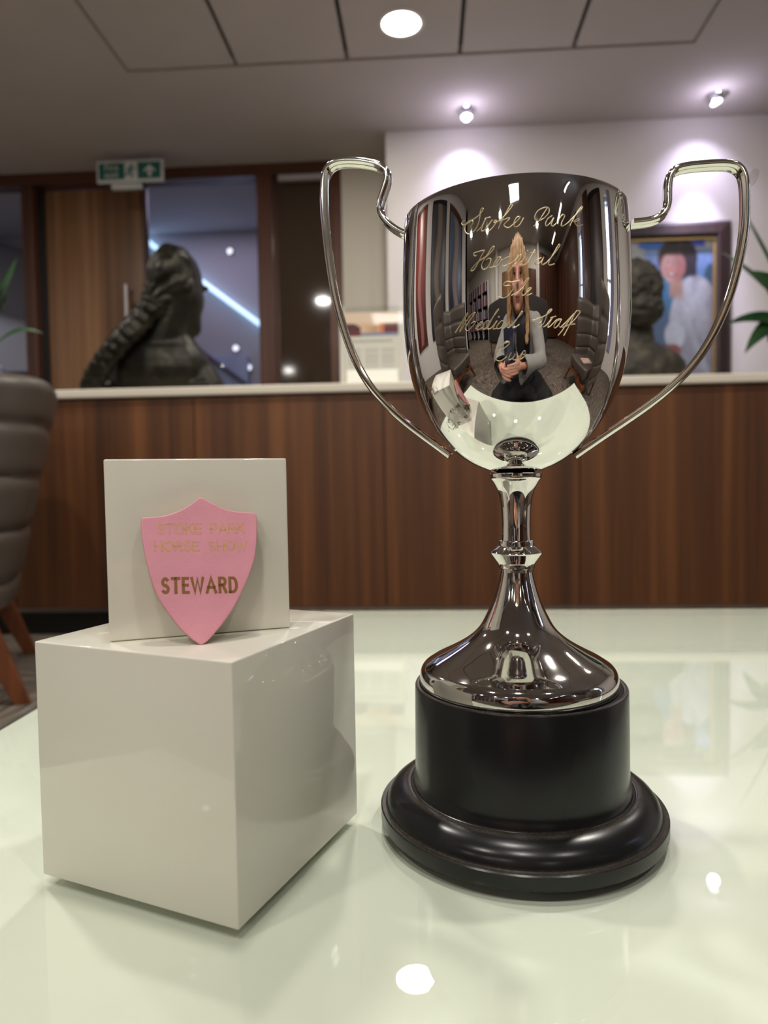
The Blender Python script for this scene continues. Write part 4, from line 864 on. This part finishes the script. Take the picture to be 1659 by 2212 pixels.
# ------------------------------------------------------------------ things round the back of the room (mirrored in the cup)
M['shelfwhite'] = mat('shelf_white', lin(206, 200, 208), .5)
bc = thing('bookcase', 'tall white-framed bookcase in the rear left bay', 'bookcase', (-4.6, -4.85, 0))
for x in (-1.5, -.75, 0, .75, 1.5): MB().box(x - .03, x + .03, -.16, .18, 0, 2.1).build('upright', M['shelfwhite'], bc)
for z in (.08, .52, .94, 1.36, 1.78, 2.07): MB().box(-1.5, 1.5, -.15, .15, z - .012, z + .012).build('shelf', M['black'], bc)
MB().box(-1.5, 1.5, -.17, -.155, 0, 2.1).build('back_panel', M['black'], bc)
def book_mesh(w, h, d):
    b = MB().box(0, w, 0, d, 0, h); return b.mesh('book', bevel=.003, seg=1)
cols = [lin(168, 120, 128), lin(190, 160, 165), lin(120, 70, 78), lin(205, 195, 198), lin(92, 84, 110), lin(150, 104, 92), lin(84, 100, 120)]
bms = []
for k in range(7):
    me = book_mesh(.034 + .006 * (k % 3), .26 + .02 * (k % 4), .2); me.materials.append(mat('book_cover_%d' % k, cols[k], .55)); bms.append(me)
for zi, z in enumerate((.532, .952, 1.372, 1.792)):
    for b_, xb in enumerate((-1.47, -.72, .03, .78)):
        x = xb + .01
        for k in range(9):
            q = (zi * 3 + b_ * 5 + k * 2) % 7; o = place('book', bms[q], None); o.location = (-4.6 + x, -4.87, z); x += .055 + .02 * ((k + zi) % 2)
            tag(o, 'row of muted upright books in the white bookcase', 'book', 'books in the rear bookcase')
            o['label'] = 'upright book among muted pink and grey spines in the rear bookcase'
def wall_picture(label, y, z, w, h, fn, right=False, fr='black'):
    t = thing('wall_picture', label, 'picture', (3.6 if right else -3.45, y, z), R(-90) if right else R(90), 'large dark framed pictures on the side walls')
    mb = MB(); a = .07
    mb.box(-w / 2, w / 2, -.04, 0, 0, a).box(-w / 2, w / 2, -.04, 0, h - a, h).box(-w / 2, -w / 2 + a, -.04, 0, a, h - a).box(w / 2 - a, w / 2, -.04, 0, a, h - a)
    mb.build('frame', M[fr], t)
    paint('canvas', w - 2 * a, h - 2 * a, 24, 36, fn, vcol_mat('canvas_print', .3), t, (0, -.012, a))
def pic(c1, c2, c3):
    return lambda u, v: mixc(mixc(c1, c2, sm(.2, .8, v + .15 * math.sin(7 * u))), c3, sm(.25, .1, abs(u - .5 + .1 * math.sin(9 * v))) * .8)
wall_picture('large red-toned picture on the left wall, nearest the desk', 1.9, .75, 1.3, 1.75, pic((80, 34, 32), (136, 58, 54), (170, 120, 110)), fr='frame_wood')
wall_picture('large black-toned figure picture on the left wall, middle one', .15, .75, 1.2, 1.75, pic((22, 22, 26), (62, 62, 70), (150, 126, 108)))
wall_picture('large blue-toned picture on the left wall, rearmost one', -1.25, .75, 1.1, 1.75, pic((40, 44, 70), (96, 112, 130), (170, 150, 140)), fr='frame_wood')
wall_picture('dark framed picture between the two windows of the right wall', -.45, .75, 1.1, 1.75, pic((30, 26, 26), (70, 52, 46), (96, 84, 84)), True)
t = thing('dark_wardrobe', 'tall dark panelled cupboard in the rear right corner', 'cupboard', (2.55, -4.88, 0))
MB().box(-.95, .95, -.25, .2, .06, 2.45).build('carcass', M['black'], t)
for k in range(4): MB().box(-.94 + .475 * k, -.48 + .475 * k, .2, .222, .08, 2.42).build('cupboard_door', M['frame_wood'], t, bevel=.004)
MB().box(-.93, .93, -.24, .17, 0, .06).build('base', M['black'], t)
struct('door_3', MB().box(-1.75, -.85, -5.15, -5.10, 0, 2.2), M['door_wood']); struct('door_4', MB().box(.45, 1.35, -5.15, -5.10, 0, 2.2), M['frame_wood'])
struct('trim_8', MB().box(3.54, 3.6, -5.1, -2.12, 0, 2.6), M['frame_wood']); struct('trim_9', MB().box(3.54, 3.6, -1.46, -1.02, 0, 2.6), M['frame_wood'])
struct('trim_7', MB().box(-2.35, -2.15, -5.15, -4.95, 0, ZC).box(1.45, 1.6, -5.15, -4.95, 0, ZC), M['wallw'])
for k, (a, b) in enumerate(wins):
    cu = thing('curtain', ['pale gathered curtain at the rear window of the right wall', 'pale gathered curtain at the front window of the right wall'][k], 'curtain', (3.56, b + .02, .5), 0, 'curtains on the right wall')
    MB().grid(lambda u, v: Vector((.012 * math.sin(u * 34), u * .34 - .17, v * 1.95)), 60, 4).build('cloth', mat('curtain_cloth', lin(150, 150, 176), .9), cu, smooth=80, weld=False)
# ------------------------------------------------------------------ the photographer (seen mirrored in the cup) and the phone
M['skin'] = mat('skin', lin(206, 150, 128), .5, var=.04, vscale=20); M['hair'] = mat('hair_blonde', lin(172, 134, 92), .5, var=.25, vscale=60, vstretch=(1, 1, .12))
M['knit'] = mat('grey_knit', lin(138, 136, 132), .9, bump=.5, bscale=420, bdist=.0015); M['trous'] = mat('black_cloth', lin(20, 19, 20), .8); M['top'] = mat('black_top', lin(26, 25, 27), .7)
pn = thing('person', 'long-haired person in grey cardigan kneeling with a phone, mirrored in the cup', 'person', (.05, -.40, 0))
def P_(x, y, z): return Vector((x - .05, y + .40, z))
hd_ = P_(.0, -.345, .835)
head = MB(); head.ell(hd_ + Vector((0, -.012, .02)), (.074, .092, .100)).ell(hd_ + Vector((0, .018, -.045)), (.058, .066, .072)).ell(hd_ + Vector((0, .055, -.098)), (.026, .024, .02))
head.cap(hd_ + Vector((0, .082, .012)), hd_ + Vector((0, .098, -.025)), .009, .015).ell(hd_ + Vector((0, .080, -.058)), (.024, .010, .008)).ell(hd_ + Vector((0, .078, -.071)), (.020, .010, .007))
for s_ in (-1, 1):
    head.ell(hd_ + Vector((.076 * s_, -.008, -.01)), (.008, .018, .03)).ell(hd_ + Vector((.031 * s_, .070, .026)), (.024, .014, .008)).ell(hd_ + Vector((.042 * s_, .052, -.028)), (.022, .022, .02))
neck0, neck1 = P_(.01, -.37, .76), P_(.04, -.40, .675)
head.cap(neck0, neck1, .052, .058)
ch, pv = P_(.05, -.41, .58), P_(.06, -.46, .22)
head.cap(P_(.05, -.41, .64), P_(.055, -.43, .48), .105, .10).cap(P_(.055, -.43, .46), P_(.06, -.46, .26), .10, .13)
sh = {-1: P_(-.125, -.40, .655), 1: P_(.215, -.395, .66)}; el = {-1: P_(-.185, -.21, .50), 1: P_(.215, -.165, .495)}; wr_ = {-1: P_(-.095, -.035, .515), 1: P_(.045, -.035, .52)}
hips = {-1: P_(-.03, -.46, .22), 1: P_(.15, -.46, .22)}; kn = {-1: P_(-.20, -.11, .17), 1: P_(.33, -.10, .17)}; an = {-1: P_(-.08, -.55, .075), 1: P_(.22, -.55, .075)}
for s_ in (-1, 1):
    head.cap(P_(.05, -.40, .64), sh[s_], .07, .058).cap(sh[s_], el[s_], .048, .038).cap(el[s_], wr_[s_], .036, .024)
    head.cap(hips[s_], kn[s_], .085, .06).cap(kn[s_], an[s_], .055, .036).cap(an[s_], an[s_] + Vector((0, -.13, -.02)), .036, .026)
# hands: palms either side of the phone's foot, four fingers across its back, thumbs on the screen side
def hand(s_, zoff):
    w = wr_[s_]; cxp = P_(-.029, .0, .52)
    palm = Vector((cxp.x + s_ * .050, cxp.y - .012, cxp.z + zoff))
    head.cap(w, palm, .022, .027).ell(palm + Vector((-s_ * .006, .004, .0)), (.020, .030, .040))
    for k in range(4):
        L = (.034, .040, .037, .029)[k]; z = palm.z + .027 - .0185 * k
        a = Vector((palm.x - s_ * .004, palm.y + .024, z)); b = a + Vector((-s_ * L * .62, .012, -.003)); c = b + Vector((-s_ * L * .62, -.001, -.005)); d = c + Vector((-s_ * L * .42, -.007, -.005))
        head.cap(a, b, .0092, .0085, 12).cap(b, c, .0085, .0078, 12).cap(c, d, .0078, .0068, 12)
    a = palm + Vector((0, -.010, .022)); b = a + Vector((-s_ * .016, -.010, .026)); c = b + Vector((-s_ * .018, -.0, .020)); head.cap(a, b, .011, .0095, 12).cap(b, c, .0095, .008, 12)
hand(1, .012); hand(-1, -.016)
place('body', remesh(head, 'person_body', .0042, 4), M['skin'], pn)
for s_ in (-1, 1):
    e = MB().ell(hd_ + Vector((.030 * s_, .076, .010)), (.011, .006, .006)); o = e.build('eye', mat('eye_dark', lin(60, 46, 40), .2), pn, smooth=80)
MB().ell(hd_ + Vector((0, .087, -.064)), (.019, .006, .006)).build('lips', mat('lips', lin(176, 96, 92), .4), pn, smooth=80)
# long loose hair: cap plus falls on both sides of the face
hm = MB(); hm.ell(hd_ + Vector((0, -.024, .036)), (.092, .102, .104)).ell(hd_ + Vector((0, -.065, -.03)), (.078, .06, .11))
for s_ in (-1, 1):
    q = spline([tuple(hd_ + Vector((.040 * s_, .02, .088))), tuple(hd_ + Vector((.080 * s_, .03, .03))), tuple(hd_ + Vector((.090 * s_, .030, -.06))), tuple(hd_ + Vector((.098 * s_, .03, -.16))), tuple(hd_ + Vector((.088 * s_, .055, -.26)))], 4)
    for i in range(len(q) - 1): hm.cap(q[i], q[i + 1], .030 - .0007 * i, .030 - .0007 * (i + 1), 10)
    hm.cap(hd_ + Vector((.07 * s_, -.06, -.02)), hd_ + Vector((.10 * s_, -.05, -.24)), .045, .03)
place('hair', remesh(hm, 'person_hair', .006, 3, noise_fn=lambda p: .004 * math.sin(p.x * 420 + 8 * noise.noise(p * 15)) + .003 * noise.noise(p * 40)), M['hair'], pn)
# black top under an open grey cardigan with flared cuffs
tp = MB().cap(P_(.05, -.405, .645), P_(.055, -.43, .48), .115, .112).cap(P_(.055, -.43, .48), P_(.06, -.46, .26), .112, .145).cap(P_(-.09, -.40, .64), P_(.18, -.40, .64), .062, .062)
place('black_top', remesh(tp, 'person_top', .008, 5), M['top'], pn)
cd = MB()
for s_ in (-1, 1):
    cd.cap(P_(.05, -.44, .665), sh[s_], .075, .074).cap(sh[s_], el[s_], .070, .058).cap(el[s_], el[s_].lerp(wr_[s_], .55), .058, .052)
    cc = P_(.05, -.43, .0); q = spline([tuple(sh[s_] + Vector((-.05 * s_, .025, .0))), tuple(P_(.05 + .125 * s_, -.385, .52)), tuple(P_(.05 + .135 * s_, -.40, .36)), tuple(P_(.05 + .16 * s_, -.42, .24))], 4)
    for i in range(len(q) - 1): cd.cap(q[i], q[i + 1], .062, .064, 12)
cd.cap(P_(.05, -.47, .66), P_(.06, -.52, .26), .12, .15)
cg = place('cardigan', remesh(cd, 'person_cardigan', .008, 5, noise_fn=lambda p: .004 * noise.noise(p * 20)), M['knit'], pn)
for s_ in (-1, 1):
    a = el[s_].lerp(wr_[s_], .45); b = wr_[s_] + Vector((0, -.012, -.004)); ax = (b - a).normalized(); u_ = ax.cross(Vector((0, 0, 1))).normalized(); v_ = u_.cross(ax)
    def cuff(u, v, inner=0):
        r = .050 + .010 * v + .004 * math.sin(6 * math.pi * u) * v - inner; drop = max(0, -math.sin(2 * math.pi * u)) * .050 * v
        return a + ax * ((b - a).length * v) + u_ * r * math.cos(2 * math.pi * u) + v_ * (r * math.sin(2 * math.pi * u) - drop)
    c_ = MB(); c_.grid(lambda u, v: cuff(u, v), 28, 9, True).grid(lambda u, v: cuff(u, 1 - v, .004), 28, 9, True); c_.build('cuff', M['knit'], cg, smooth=70, weld=False)
tr = MB()
for s_ in (-1, 1):
    tr.cap(hips[s_] + Vector((0, 0, .0)), kn[s_], .125, .105).cap(kn[s_], an[s_], .078, .055).cap(P_(.06, -.46, .24), hips[s_], .13, .118).cap(P_(.06, -.30, .16), kn[s_], .10, .08)
place('trousers', remesh(tr, 'person_trousers', .009, 6, noise_fn=lambda p: .005 * noise.noise(p * 16)), M['trous'], pn)

ph = thing('phone', 'dark blue phone held upright by the photographer, mirrored in the cup', 'phone'); ph.matrix_world = CAMM @ Matrix.Translation((-.029, -.026, .0075))
MB().box(-.0375, .0375, -.082, .082, 0, .0085).build('case', mat('phone_blue', lin(46, 52, 74), .16, .2, coat=.6), ph, bevel=.0035, seg=3, smooth=50)
MB().box(-.035, .035, -.079, .079, .0086, .0090).build('screen', mat('phone_screen', lin(120, 120, 124), .1), ph)
def pill(w, h, n=10): return arc(0, h / 2 - w / 2, w / 2, w / 2, 0, 180, n) + arc(0, -h / 2 + w / 2, w / 2, w / 2, 180, 360, n)
pm = Matrix.Translation((.0275, .034, 0)) @ Matrix.Rotation(R(90), 4, 'X')
MB().prism(pill(.0165, .064), .0022, pm @ Matrix.Translation((0, 0, 0))).build('camera_rim', mat('phone_rim', lin(200, 200, 205), .25, .9), ph)
MB().prism(pill(.0140, .0615), .0025, pm).build('camera_bar', M['black'], ph)
